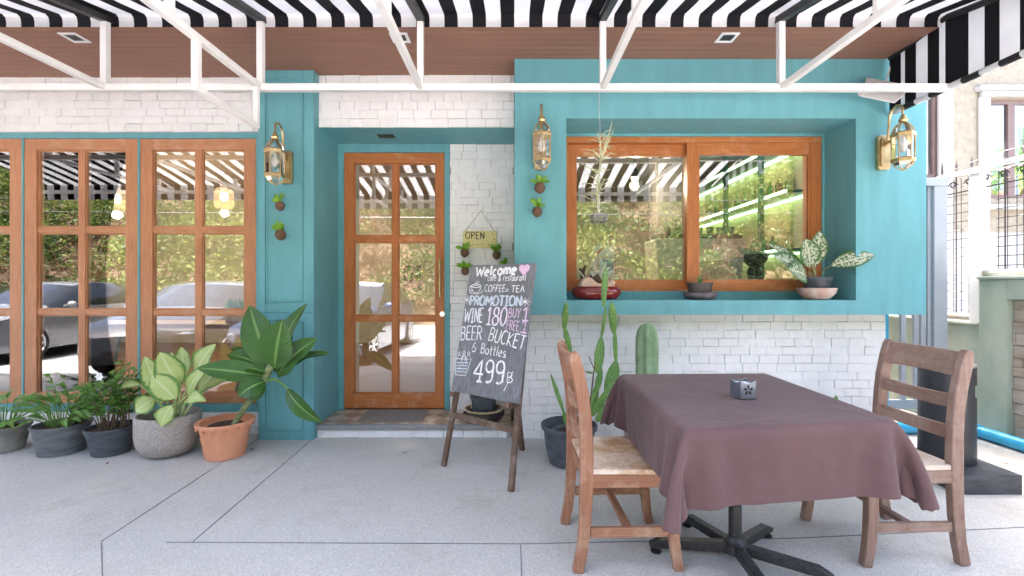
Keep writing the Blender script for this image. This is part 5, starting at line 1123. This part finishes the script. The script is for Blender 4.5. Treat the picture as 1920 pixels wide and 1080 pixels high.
for i in range(34):
    y = 1.55 + i*.142
    for sg in (-1, 1):
        pts = [(FXX+.02, y + sg*.045*math.exp(-a/260)*math.cos(R(a)), topz(y)-.09 + .045*math.exp(-a/260)*math.sin(R(a))) for a in range(0, 420, 40)]; s.tube(pts, .0042, 5)
s.tube([(FXX+.02, 1.46+i*.2, topz(1.46+i*.2)-.16) for i in range(25)], .006, 6)
s.build('scroll_work', M['wire'], fn, smooth=True)
s = MB(); s.tube([(FXX-.05, 1.46+i*.25, topz(1.46+i*.25)+.02*math.sin(i*1.3)-.04) for i in range(20)], .005, 6); s.tube([(FXX-.03, 1.46+i*.25, topz(1.46+i*.25)+.06*math.sin(i*.9)+.03) for i in range(20)], .004, 6)
cbl = s.build('garden_cable', M['wire'], None, smooth=True); tag(cbl, 'dark cables strung loosely along the top rail of the white fence', 'cable')
gt = thing('side_gate', (3.45, 3.95, 0), 'pale grey steel gate with bars and mesh between the cafe corner and fence', 'gate')
YG = 3.93
s = MB(); s.box(xx(1752, YG), xx(1777, YG), YG, YG+.10, .0, 2.10); s.box(xx(1742, YG+.02), xx(1752, YG)-.001, YG+.03, YG+.09, .0, 2.10); s.build('gate_post', M['grey_door'], gt, bevel=.004)
s = MB(); s.box(3.165, xx(1777, YG), YG-.01, YG+.11, 2.101, 2.17); s.build('gate_header', M['grey_door'], gt, bevel=.004)
s = MB(); a, c = 3.18, xx(1741, YG+.02)
s.box(a, c, YG+.04, YG+.08, 1.12, 1.17); s.box(a, c, YG+.04, YG+.08, .16, .24); s.box(a, c, YG+.04, YG+.08, 2.02, 2.10); s.box(a, a+.05, YG+.04, YG+.08, .24, 2.02); s.box(c-.045, c, YG+.041, YG+.081, .2405, 1.1195); s.box(c-.045, c, YG+.041, YG+.081, 1.1705, 2.0195)
s.build('gate_frame', M['grey_door'], gt, bevel=.003)
for px in (1692, 1716):
    s = MB(); x = xx(px, YG+.06); s.box(x-.022, x+.022, YG+.045, YG+.075, .2405, 1.1195); s.build('gate_bar', M['grey_door'], gt, bevel=.003)
s = MB(); z = 1.19
while z < 2.01: s.tube([(a+.05, YG+.06, z), (c-.045, YG+.06, z)], .0026, 4); z += .06
for i in range(8): s.tube([(a+.06+i*.055, YG+.06, 1.171), (a+.06+i*.055, YG+.06, 2.019)], .0026, 4)
s.build('gate_mesh', M['wire'], gt)
# neighbour's house
hs = thing('neighbour_house', (8, 6.6, 0), 'cream stucco house with brown framed windows beyond the white fence', 'house')
M['stucco'] = pm('cream_stucco', (.40, .355, .275), .9, var=.16, vs=11, bump=.9, bs=22, bdist=.03); M['whitewall'] = pm('white_render', (.52, .51, .50), .85, var=.03)
M['pinkframe'] = pm('faded_brown_frame', (.22, .15, .135), .5, var=.1); M['houseglass'] = glass('house_window_glass', .5, (.5, .55, .58))
HY = 6.6; hx = lambda px: xx(px, HY); hz = lambda py: zz(py, HY)
wins = [(hx(1702), hx(1760), hz(334), hz(150)), (hx(1855), hx(1990), hz(372), hz(186)), (hx(2060), hx(2200), hz(372), hz(186))]
s = MB(); x = 5.5; 
for x0, x1, z0, z1 in wins:
    s.box(x, x0, HY, HY+.2, 2.0, 6.2); s.box(x0, x1, HY, HY+.2, 2.0, z0); s.box(x0, x1, HY, HY+.2, z1, 6.2); x = x1
s.box(x, 13, HY, HY+.2, 2.0, 6.2); s.box(5.5, 5.7, HY+.2, 13, 0, 6.2); s.box(12.8, 13, HY+.2, 13, 0, 6.2); s.box(5.5, 13, 13, 13.2, 0, 6.2); s.box(5.3, 13.2, HY-.3, 13.4, 6.2, 6.4)
s.build('stucco_wall', M['stucco'], hs)
s = MB(); s.box(5.5, 13, HY-.004, HY+.2, 0, 1.998); s.box(hx(1757), hx(1785), HY-.03, HY-.002, 2.0, 6.19); s.build('white_wall', M['whitewall'], hs)
s = MB()
for x0, x1, z0, z1 in wins[1:]:
    s.box(x0-.22, x1+.25, HY-.10, HY-.002, z1+.10, z1+.17); s.box(x0-.16, x1+.2, HY-.06, HY-.0025, z1+.02, z1+.0995); s.box(x0-.18, x0-.02, HY-.045, HY-.003, z0-.1, z1+.0195); s.box(x1+.02, x1+.18, HY-.045, HY-.003, z0-.1, z1+.0195); s.box(x0-.25, x1+.25, HY-.12, HY-.002, z0-.17, z0-.101)
s.build('moulding', M['whitewall'], hs, bevel=.01)
for x0, x1, z0, z1 in wins:
    s = MB(); q = .06
    s.box(x0, x0+q, HY+.03, HY+.1, z0, z1); s.box(x1-q, x1, HY+.03, HY+.1, z0, z1); s.box(x0+q, x1-q, HY+.03, HY+.1, z0, z0+q); s.box(x0+q, x1-q, HY+.03, HY+.1, z1-q, z1)
    if x1-x0 > .7:
        for k in (.34, .67): xm = x0+(x1-x0)*k; s.box(xm-.05, xm+.05, HY+.031, HY+.101, z0+q, z1-q)
    f_ = s.build('window', M['pinkframe'], hs); s = MB(); s.box(x0+q, x1-q, HY+.06, HY+.068, z0+q, z1-q); s.build('pane', M['houseglass'], f_)
s = MB(); s.box(5.7, 12.8, HY+.5, HY+.55, 0, 6.1); s.build('inner_wall', pm('dim_room_wall', (.30, .33, .36), .8), hs)

# ================================================================== ACROSS THE ROAD (seen in the glass): BANK, SHRUBS, PALM, CABLES, CARS
bk = MB(); nxb, nyb = 60, 16; rb = random.Random(2)
ids = []
def bank(x, t_): yb = -6.4 - 7.5*t_; return (x, yb + .5*math.sin(x*.7+t_*3), ROADZ - .05 + 7.2*t_**.9 + .35*math.sin(x*.9+2*t_)*t_ + .25*math.sin(x*2.3+t_*7)*t_)
for i in range(nxb+1): ids.append(bk.add([bank(-34+64*i/nxb, k/nyb) for k in range(nyb+1)]))
for i in range(nxb):
    for k in range(nyb): bk.face((ids[i]+k, ids[i+1]+k, ids[i+1]+k+1, ids[i]+k+1))
for i in range(nxb): a, b_ = bank(-34+64*i/nxb, 1), bank(-34+64*(i+1)/nxb, 1); bk.quad((a[0], -40, a[2]), (b_[0], -40, b_[2]), b_, a)
o = bk.build('roadside_bank', M['earth'], None, smooth=True); tag(o, kind='structure')
rg = np.random.default_rng(11); LV = []; MI = []
greens = [leafmat('shrub_leaf_'+n_, a, c, rough=.6, trans=.5, vs=1.2) for n_, a, c in (('olive', (.050, .085, .014), (.095, .14, .026)), ('yellow', (.11, .14, .026), (.18, .20, .055)), ('deep', (.014, .042, .010), (.035, .075, .016)), ('dry', (.085, .045, .020), (.15, .095, .05)), ('rust', (.065, .025, .010), (.11, .05, .022)))]
for c in range(3000):
    x = rg.uniform(-31, 26); t_ = rg.uniform(0.01, 1.0); bx_, by_, bz_ = bank(x, t_); hfrac = t_
    zone = math.sin(x*.55 + 3*t_) + math.sin(x*1.3 - 5*t_ + 1) + .8*(t_ - .35)*3; zone += rg.normal(0, .5)
    kind = rg.choice(5, p=[.05, .03, .07, .45, .40]) if zone < -.7 else rg.choice(5, p=[.35, .15, .42, .05, .03]) if zone < .5 else rg.choice(5, p=[.42, .45, .12, .005, .005]); rad = rg.uniform(.3, .8)*(1.0 if kind < 3 else .7)*(1.7 if rg.random() < .18 else 1)
    n = int(95*rad/.6); d = rg.normal(size=(n, 3)); d /= np.linalg.norm(d, axis=1, keepdims=True); d[:, 2] = np.abs(d[:, 2])*.9+.05; d[:, 1] = d[:, 1]*.6+.35
    pos = np.array([bx_, by_, bz_]) + d*rad*rg.uniform(.45, 1.1, (n, 1)); L = rg.uniform(.09, .21, (n, 1))*(1.0 if kind < 3 else 1.2); W_ = L*(rg.uniform(.32, .6, (n, 1)) if kind < 3 else rg.uniform(.10, .25, (n, 1)))
    ax = d + rg.normal(0, .6, (n, 3)); ax /= np.linalg.norm(ax, axis=1, keepdims=True); sd_ = np.cross(ax, rg.normal(size=(n, 3))); sd_ /= np.linalg.norm(sd_, axis=1, keepdims=True)
    LV.append(np.stack([pos, pos+ax*L*.5+sd_*W_*.5, pos+ax*L, pos+ax*L*.5-sd_*W_*.5], 1)); MI.append(np.full(n, kind))
LV = np.concatenate(LV).reshape(-1, 3); MI = np.concatenate(MI); nq = len(MI)
me = bpy.data.meshes.new('roadside_shrubs'); me.from_pydata(LV.tolist(), [], np.arange(nq*4).reshape(-1, 4).tolist())
for m in greens: me.materials.append(m)
me.polygons.foreach_set('material_index', MI.astype(np.int32)); o = bpy.data.objects.new('roadside_shrubs', me); col.objects.link(o)
tag(o, 'tangled green and dry shrubs covering the bank across the road, mirrored in the glass', 'shrubs', kind='stuff')
for k, (zc, yc) in enumerate(((3.55, -5.6), (3.95, -5.7))):
    s = MB(); s.tube([(-30+i*3, yc, zc - .25*math.sin(math.pi*i/20)) for i in range(21)], .016, 6); o = s.build('overhead_cable', M['black_metal']); tag(o, ['lower overhead cable along the road, mirrored in the windows', 'upper overhead cable along the road, mirrored in the windows'][k], 'cable')
pt = thing('palm_tree', (18.6, -3.2, -.12), 'feathery palm mirrored in the windows of the cream neighbour house', 'tree')
s = MB(); s.tube([(18.6, -3.2, -.2), (18.5, -3.2, 2), (18.55, -3.15, 4.4), (18.6, -3.2, 5.6)], [.22, .17, .15, .12], 12); s.build('trunk', M['bark'], pt, smooth=True)
s = MB(); r = random.Random(6)
for k in range(26):
    a = r.random()*6.28; e = r.uniform(-.2, 1.35); L = r.uniform(1.3, 2.0); p = [Vector((18.6, -3.2, 5.6))]; d = Vector((math.cos(a)*math.cos(e), math.sin(a)*math.cos(e), math.sin(e)))
    for i in range(8): d = (d + Vector((0, 0, -.10-.02*i))).normalized(); p.append(p[-1] + d*L/8)
    for i in range(1, 9):
        sd_ = (p[i]-p[i-1]).normalized().cross(Vector((0, 0, 1)))
        for sg in (-1, 1):
            for q in (0, .5): b0 = p[i-1]+(p[i]-p[i-1])*q; s.leaf(b0, b0 + sd_*sg*.42*(1-.08*i) + (p[i]-p[i-1])*1.6 + Vector((0, 0, -.1)), .045, (0, 0, 1), n=3, fold=.1)
s.build('crown', M['leaf_green'], pt)
def carpaint(name, c, metal=.4): return pm(name, c, .25, metal, var=.05, vs=3, coat=.8)
M['tyre'] = pm('tyre_rubber', (.015, .015, .016), .8); M['carglass'] = pm('dark_car_glass', (.012, .014, .016), .06, var=.1, coat=.5); M['lampw'] = pm('headlamp_lens', (.65, .67, .70), .1, coat=1); M['plastic'] = pm('black_car_plastic', (.02, .02, .021), .5)
def make_car(loc, rz, label, paint, roofm, hgt=1.44):
    t = thing('parked_car', loc, label, 'car', 'cars parked nose towards the cafe', rz); k = hgt/1.44
    # stations along y (nose at +2.05): y, zlow, wlow, zbelt, wbelt, ztop, wtop, cabin
    st = [(2.06, .36, .52, .58, .56, .62, .45), (2.00, .24, .70, .66, .70, .70, .55), (1.78, .20, .82, .76, .82, .81, .68), (1.2, .20, .86, .88, .86, .94, .74), (.92, .20, .86, .92, .86, .99, .76), (.20, .20, .87, .95, .87, 1.36, .64), (-.25, .20, .87, .96, .87, 1.43, .62), (-.95, .20, .87, .97, .86, 1.41, .62), (-1.50, .20, .86, .98, .84, 1.20, .64), (-1.80, .22, .84, .98, .80, 1.03, .70), (-2.02, .30, .76, .88, .72, .92, .62), (-2.07, .40, .66, .70, .64, .74, .56)]
    s = MB(); rings = []
    for y, zl, wl, zb_, wb, zt, wt in st:
        hf = [(wl, zl), (wl+.015, (zl+zb_)*.5), (wb, zb_), ((wb+wt)/2+.0, (zb_+zt)/2+.01), (wt, zt), (wt*.5, zt+.025)]
        full = [(-w_, z) for w_, z in hf] + [(0, zt+.032)] + [(w_, z) for w_, z in reversed(hf)]
        rings.append(s.add([(w_, y, z*k) for w_, z in full]))
    nn = 13
    for i in range(len(st)-1):
        for q in range(nn-1):
            side = q in (2, 3, 8, 9); top_ = q in (4, 5, 6, 7); mi = 0
            if 4 <= i <= 7 and side: mi = 1
            if i == 4 and top_: mi = 1
            if i == 7 and top_: mi = 1
            if 5 <= i <= 6 and top_: mi = 2
            if q in (2, 9) and 4 <= i <= 7 and False: mi = 0
            s.face((rings[i]+q, rings[i]+q+1, rings[i+1]+q+1, rings[i+1]+q), mi)
        s.face((rings[i]+nn-1, rings[i], rings[i+1], rings[i+1]+nn-1), 3)
    s.face([rings[0]+q for q in range(nn)], 0); s.face([rings[-1]+q for q in reversed(range(nn))], 0)
    s.build('body', [paint, M['carglass'], roofm, M['plastic']], t, smooth=True, local=True, angle=50)
    for sx_ in (-1, 1):
        for y in (1.28, -1.28):
            s = MB(); prof_ = [(.20, -.10), (.295, -.10), (.315, -.07), (.315, .07), (.295, .10), (.20, .10)]; n = 28; rr = []
            for r_, w_ in prof_: rr.append(s.add([(sx_*.80+w_, y+r_*math.cos(2*math.pi*q/n), .315+r_*math.sin(2*math.pi*q/n)) for q in range(n)]))
            for a, b_ in zip(rr[:-1], rr[1:]):
                for q in range(n): s.face((a+q, a+(q+1) % n, b_+(q+1) % n, b_+q))
            s.face([rr[-1]+q for q in range(n)]); s.face([rr[0]+q for q in range(n)])
            w_o = s.build('wheel', M['tyre'], t, smooth=True, local=True, angle=30)
            s = MB()
            for q in range(8): a = 2*math.pi*q/8; s.bar((sx_*.905, y, .315), (sx_*.905, y+.2*math.cos(a), .315+.2*math.sin(a)), .035, .02, up=(1, 0, 0))
            pts = [(sx_*.903, y+.205*math.cos(2*math.pi*q/24), .315+.205*math.sin(2*math.pi*q/24)) for q in range(25)]; s.tube(pts, .014, 6); s.build('rim', M['chrome'], w_o, local=True)
        s = MB(); s.lathe([(.0001, -.03), (.09, -.02), (.14, 0), (.09, .03), (.0001, .035)], (sx_*.62, 1.90, .67*k), 16, sx=1.1, sy=.9); s.build('headlight', M['lampw'], t, smooth=True, local=True)
        s = MB(); s.sphere((sx_*.98, .62, 1.0*k), .09, 12, sx=1, sy=.6, sz=.75); s.bar((sx_*.84, .64, .97*k), (sx_*.95, .63, .99*k), .03, .03); s.build('mirror', paint, t, smooth=True, local=True)
    s = MB(); s.box(-.38, .38, 1.99, 2.075, .36*k, .44*k); s.lathe([(.0001, 2.085), (.15, 2.075), (.16, 2.04)], (0, 0, 0), 4) if False else None; s.build('grille', M['plastic'], t, bevel=.015, local=True)
    s = MB(); n = 22; i0 = s.add([(.15*math.cos(2*math.pi*q/n), 2.085, .53*k+.055*math.sin(2*math.pi*q/n)) for q in range(n)]); i1 = s.add([(.16*math.cos(2*math.pi*q/n), 2.0, .53*k+.06*math.sin(2*math.pi*q/n)) for q in range(n)]); s.face([i0+q for q in range(n)])
    for q in range(n): s.face((i0+q, i0+(q+1) % n, i1+(q+1) % n, i1+q))
    s.build('emblem', M['plastic'], t, local=True)
    return t
m, t, b, o = newmat('checkered_roof'); ck = N(t, 'ShaderNodeTexChecker'); ck.inputs['Scale'].default_value = 9; ck.inputs[1].default_value = (.02, .04, .12, 1); ck.inputs[2].default_value = (.7, .72, .75, 1); t.links.new(coords(t), ck.inputs[0]); t.links.new(ck.outputs[0], b.inputs['Base Color']); b.inputs['Roughness'].default_value = .2
pg = carpaint('grey_car_paint', (.13, .135, .145)); ps = carpaint('silver_car_paint', (.22, .225, .235)); pb = carpaint('blue_car_paint', (.035, .06, .16))
make_car((-5.55, -.75, ROADZ), R(-6), 'grey hatchback parked nose in, mirrored in the left windows', pg, pg, 1.42)
make_car((-9.5, -1.7, ROADZ), R(-3), 'silver car parked farthest left, mirrored at the photo edge', ps, ps, 1.42)
make_car((-3.25, -.75, ROADZ), R(2), 'dark blue car with checkered roof, mirrored in the door glass', pb, m, 1.40)

# ================================================================== INSIDE THE CAFE
for px, py, lab in ((217, 372, 'lit glass jar pendant lamp behind the middle glazed panel'), (420, 369, 'lit glass jar pendant lamp behind the panel nearest the pillar'), (8, 372, 'lit glass jar pendant lamp at the far left edge')):
    c = P(px, py, 5.6)
    if 'jar' not in M:
        m = bpy.data.materials.new('glowing_amber_glass'); m.use_nodes = True; q_ = m.node_tree; q_.nodes.clear(); oo = N(q_, 'ShaderNodeOutputMaterial'); ee = N(q_, 'ShaderNodeEmission'); tt_ = N(q_, 'ShaderNodeBsdfTransparent'); xx_ = N(q_, 'ShaderNodeMixShader'); ee.inputs[0].default_value = (1, .66, .34, 1); ee.inputs[1].default_value = .16
        nn = noise(q_, coords(q_), 45, 2); rr_ = ramp(q_, [(.35, (.25, .25, .25)), (.6, (.8, .8, .8))]); q_.links.new(nn, rr_.inputs[0]); q_.links.new(rr_.outputs[0], xx_.inputs[0]); q_.links.new(tt_.outputs[0], xx_.inputs[1]); q_.links.new(ee.outputs[0], xx_.inputs[2]); q_.links.new(xx_.outputs[0], oo.inputs[0]); M['jar'] = m
    t = thing('pendant_lamp', (c.x, c.y, 2.93), lab, 'lamp', 'pendant lamps inside the left windows')
    s = MB(); s.tube([(c.x, c.y, 2.93), (c.x, c.y, c.z+.14)], .006, 6); s.lathe([(.07, -.03), (.07, 0)], (c.x, c.y, 2.929), 20); s.build('cord', M['chrome'], t)
    s = MB(); s.lathe([(.035, .10), (.04, .15), (.03, .16)], c, 16); s.build('cap', M['brass'], t, smooth=True)
    s = MB(); s.lathe([(.0001, -.14), (.09, -.14), (.105, -.12), (.105, .06), (.08, .10), (.04, .11)], c, 20); s.build('jar', M['jar'], t, smooth=True)
    s = MB(); s.sphere((c.x, c.y, c.z), .045, 12, sz=1.3); s.build('bulb', emit('warm_bulb_glow', (1, .70, .38), 3.0), t, smooth=True)
    L_ = bpy.data.lights.new('pendant_light', 'POINT'); L_.energy = 13; L_.color = (1, .74, .48); L_.shadow_soft_size = .05; lo = bpy.data.objects.new('pendant_light', L_); col.objects.link(lo); lo.parent = t; lo.location = (0, 0, c.z - .20 - 2.93)
c = P(1190, 333, 4.75); t = thing('ceiling_spotlight', c, 'bright warm spotlight under the ceiling behind the sliding window', 'lamp')
s = MB(); s.tube([(c.x, c.y, 2.93), (c.x, c.y, c.z+.06)], .012, 8); s.lathe([(.04, .0), (.045, .06), (.03, .09)], c, 16); s.build('housing', M['black_metal'], t, smooth=True)
s = MB(); s.sphere(c, .034, 12); s.build('bulb', emit('spot_glow', (1, .82, .55), 10), t, smooth=True)
L_ = bpy.data.lights.new('spotlight_light', 'POINT'); L_.energy = 8; L_.color = (1, .80, .55); L_.shadow_soft_size = .05; lo = bpy.data.objects.new('spotlight_light', L_); col.objects.link(lo); lo.parent = t; lo.location = (0, 0, -.08)
M['tabletopw'] = wood('counter_wood', (.42, .26, .15), (.60, .42, .27), 'x', .4)
t = thing('window_counter', (-3.6, 4.3, 0), 'long pale wooden counter just inside the left windows', 'counter')
s = MB(); s.box(-6.4, -2.1, 4.10, 4.55, .85, .89); s.build('worktop', M['tabletopw'], t)
for x in (-6.2, -4.3, -2.3):
    s = MB(); s.box(x-.03, x+.03, 4.45, 4.51, .096, .8495); s.build('leg', M['teal'], t)
t = thing('wicker_basket', (-4.28, 4.30, .892), 'round wicker basket with hoop handle on the inside counter', 'basket')
s = MB(); s.lathe([(.09, 0), (.12, .05), (.135, .13), (.125, .13), (.11, .02)], (-4.28, 4.3, .892), 24); s.build('body', pm('wicker', (.40, .26, .13), .8, var=.3, vs=60, bump=.8), t, smooth=True)
s = MB(); s.tube([(-4.28+.13*math.cos(R(a)), 4.3, 1.015+.22*math.sin(R(a))) for a in range(0, 181, 15)], .008, 6); s.build('handle', pm('wicker_hoop', (.45, .33, .2), .8), t, smooth=True)
t = thing('herb_box', (-2.55, 4.3, .892), 'small white box of green herbs on the counter end beside the pillar', 'planter')
s = MB(); s.box(-2.68, -2.42, 4.25, 4.35, .892, .99); s.build('box', pm('whitewashed_box', (.70, .68, .62), .8), t, bevel=.004)
s = MB(); r = random.Random(9)
for k in range(30): p = Vector((r.uniform(-2.66, -2.44), r.uniform(4.26, 4.34), .985)); s.leaf(p, p+Vector((r.uniform(-.06, .06), r.uniform(-.04, .04), r.uniform(.06, .14))), .035, (0, -1, .4), n=4)
s.build('leaves', M['leaf_bright'], t)
def stool(x, y, lab):
    t = thing('bar_stool', (x, y, .095), lab, 'stool', 'teal stools inside'); s = MB(); s.lathe([(.0001, .60), (.16, .60), (.165, .63), (.0001, .635)], (x, y, .095), 20); s.build('seat', M['teal'], t, smooth=True)
    for a in (45, 135, 225, 315): s = MB(); s.tube([(x+.10*math.cos(R(a)), y+.10*math.sin(R(a)), .69), (x+.2*math.cos(R(a)), y+.2*math.sin(R(a)), .096)], .013, 6); s.build('leg', M['teal'], t)
    s = MB(); s.tube([(x+.165*math.cos(R(a)), y+.165*math.sin(R(a)), .30) for a in range(0, 361, 20)], .009, 6); s.build('footring', M['teal'], t)
stool(-4.05, 4.85, 'teal stool inside behind the middle glazed panel'); stool(-2.75, 4.9, 'teal stool inside behind the panel nearest the pillar')
# coffee bar behind the sliding window
t = thing('coffee_bar', (1.7, 4.6, 0), 'dark bar counter just inside the sliding window', 'counter')
s = MB(); s.box(.5, 2.9, 4.32, 4.95, .096, 1.14); s.build('counter_body', pm('dark_bar_panel', (.06, .05, .045), .5), t); s = MB(); s.box(.45, 2.95, 4.311, 5.0, 1.1405, 1.18); s.build('worktop', M['tabletopw'], t)
t = thing('espresso_machine', (1.85, 4.5, 1.182), 'steel backed espresso machine with a script logo behind the sliding window', 'coffee machine')
x0, x1, z0, z1 = xx(1236, 4.4), xx(1386, 4.4), 1.182, zz(447, 4.4); x2 = xx(1402, 4.4)
s = MB(); s.hexa([(x0, 4.4, z0), (x1, 4.4, z0), (x1, 4.8, z0), (x0, 4.8, z0), (x0-.03, 4.4, z1), (x2, 4.4, z1), (x2, 4.8, z1), (x0-.03, 4.8, z1)]); s.build('body', pm('brushed_steel_panel', (.45, .47, .44), .4, .0, var=.15, vs=5), t, bevel=.012)
s = MB(); r = random.Random(5)
s.box(x0+.02, x2-.03, 4.45, 4.75, z1+.001, z1+.05); s.build('cup_tray', M['black_metal'], t)
s = MB()
for k in range(7): s.lathe([(.025, 0), (.038, .07), (.034, .07), (.022, .01)], (x0+.12+k*.105, 4.52, z1+.051), 14)
s.build('cups', pm('dark_green_cups', (.03, .09, .05), .3), t, smooth=True)
s = MB(); fm = lambda u, v_, off=0: Vector((u, 4.398-off, v_))
zl = zz(487, 4.4); text(s, 'Unica', fm, xx(1293, 4.4), zl-.012, xx(1334, 4.4), zl-.006, .062, .015, 0, lean=.35)
ribbon(s, [(xx(1252, 4.4), zl), (xx(1290, 4.4), zl)], .011, fm); ribbon(s, [(xx(1336, 4.4), zl), (xx(1384, 4.4), zl)], .011, fm); s.build('lettering', pm('white_logo_paint', (.88, .88, .86), .5), t)
t = thing('coffee_grinder', (2.36, 4.5, 1.182), 'black coffee grinder with hopper beside the espresso machine', 'grinder')
s = MB(); s.lathe([(.09, 0), (.09, .04), (.06, .08), (.07, .2), (.05, .24), (.11, .30), (.13, .36), (.06, .40), (.0001, .41)], (2.40, 4.5, 1.182), 24); s.build('body', pm('grinder_black', (.02, .018, .018), .3), t, smooth=True)
# green lit shelves on the side wall
sh = thing('back_bar_shelves', (2.9, 6, 1.6), 'green glowing shelves of glassware on the inside right wall', 'shelves')
led = emit('shelf_and_fill_light', (.60, 1.0, .50), .6)
for z in (1.58, 2.16, 2.66):
    s = MB(); s.box(2.72, 3.04, 4.5, 8.4, z, z+.03); sf = s.build('shelf', pm('dark_green_shelf', (.02, .10, .06), .3), sh)
    s = MB(); s.box(2.70, 2.7195, 4.5, 8.4, z+.003, z+.027); s.box(2.96, 3.02, 4.5, 8.4, z-.013, z-.001); s.build('shelf_and_fill_light', led, sf)  # front strip is the shelf LED; rear strip underneath is added to light the panel
for y in (4.9, 5.7, 6.9): s = MB(); s.box(2.66, 2.70, y-.03, y+.03, .096, 2.92); s.build('upright', pm('dark_green_upright', (.02, .10, .07), .4), sh)
s = MB(); s.box(3.041, 3.049, 4.35, 8.9, .2, 2.92); s.build('back_panel', pm('straw_wall_panel', (.52, .44, .26), .7, var=.25, vs=5, stretch=(1, 1, 7)), sh)
bt_m = [glass('clear_bottle_glass', .2, (.85, .9, .85)), glass('green_bottle_glass', .15, (.25, .6, .3)), glass('amber_bottle_glass', .15, (.6, .35, .12))]
r = random.Random(4); protos = []
for z in (1.611, 2.191, 2.691):
    y = 4.7
    while y < 7.4:
        q = r.randrange(3); hh = r.uniform(.16, .22); s = MB(); s.lathe([(.0001, 0), (.035, 0), (.036, hh*.6), (.014, hh*.78), (.013, hh), (.0001, hh)], (2.86, y, z), 10); o = s.build('bottle', bt_m[q], None, smooth=True); tag(o, ['clear', 'green', 'amber'][q] + ' glass bottle on the ' + {1.611: 'lowest', 2.191: 'middle', 2.691: 'topmost'}[z] + ' lit shelf behind the sliding window', 'bottle', ['clear', 'green', 'amber'][q] + ' bottles on the ' + {1.611: 'lowest', 2.191: 'middle', 2.691: 'topmost'}[z] + ' lit shelf'); y += r.uniform(.16, .34)
s = MB(); s.box(xx(1232, 5.0), xx(1288, 5.0), 5.0, 5.3, .095, 2.93); s.build('inner_column', pm('grey_column', (.12, .115, .11), .6), cafe)
c = Vector((xx(1131, 4.1), 4.10, 1.182)); 
s = MB(); a, b_ = P(1111, 523, 4.05), P(1152, 461, 4.05); s.box(a.x, b_.x, 4.05, 4.056, 1.30, b_.z)
t = s.build('standing_postcard', pm('white_card', (.78, .80, .82), .6), None); tag(t, 'white blue and red card propped inside the window behind the red bowl', 'card')
s = MB(); s.box(a.x+.06, b_.x-.01, 4.0475, 4.0492, 1.34, 1.47); s.build('blue_print', pm('blue_print', (.10, .42, .65), .6, var=.5, vs=20), t)
s = MB(); s.bar((a.x+.005, 4.048, b_.z-.10), (a.x+.10, 4.048, b_.z-.012), .0015, .018, up=(-.6, 0, .7)); s.build('red_print', pm('red_print', (.5, .06, .06), .6), t)
# round emblem on the door poster
s = MB(); pc = P(773, 513, 4.203)
for r_, w_ in ((.058, .012), (.038, .010), (.018, .016)):
    ribbon(s, [(pc.x + r_*math.cos(R(a)), pc.z + r_*math.sin(R(a))) for a in range(0, 361, 15)], w_, lambda u, v_, off=0: Vector((u, 4.2032-off*.3, v_)))
s.build('emblem', pm('copper_emblem', (.42, .20, .12), .6, var=.5, vs=60), door)
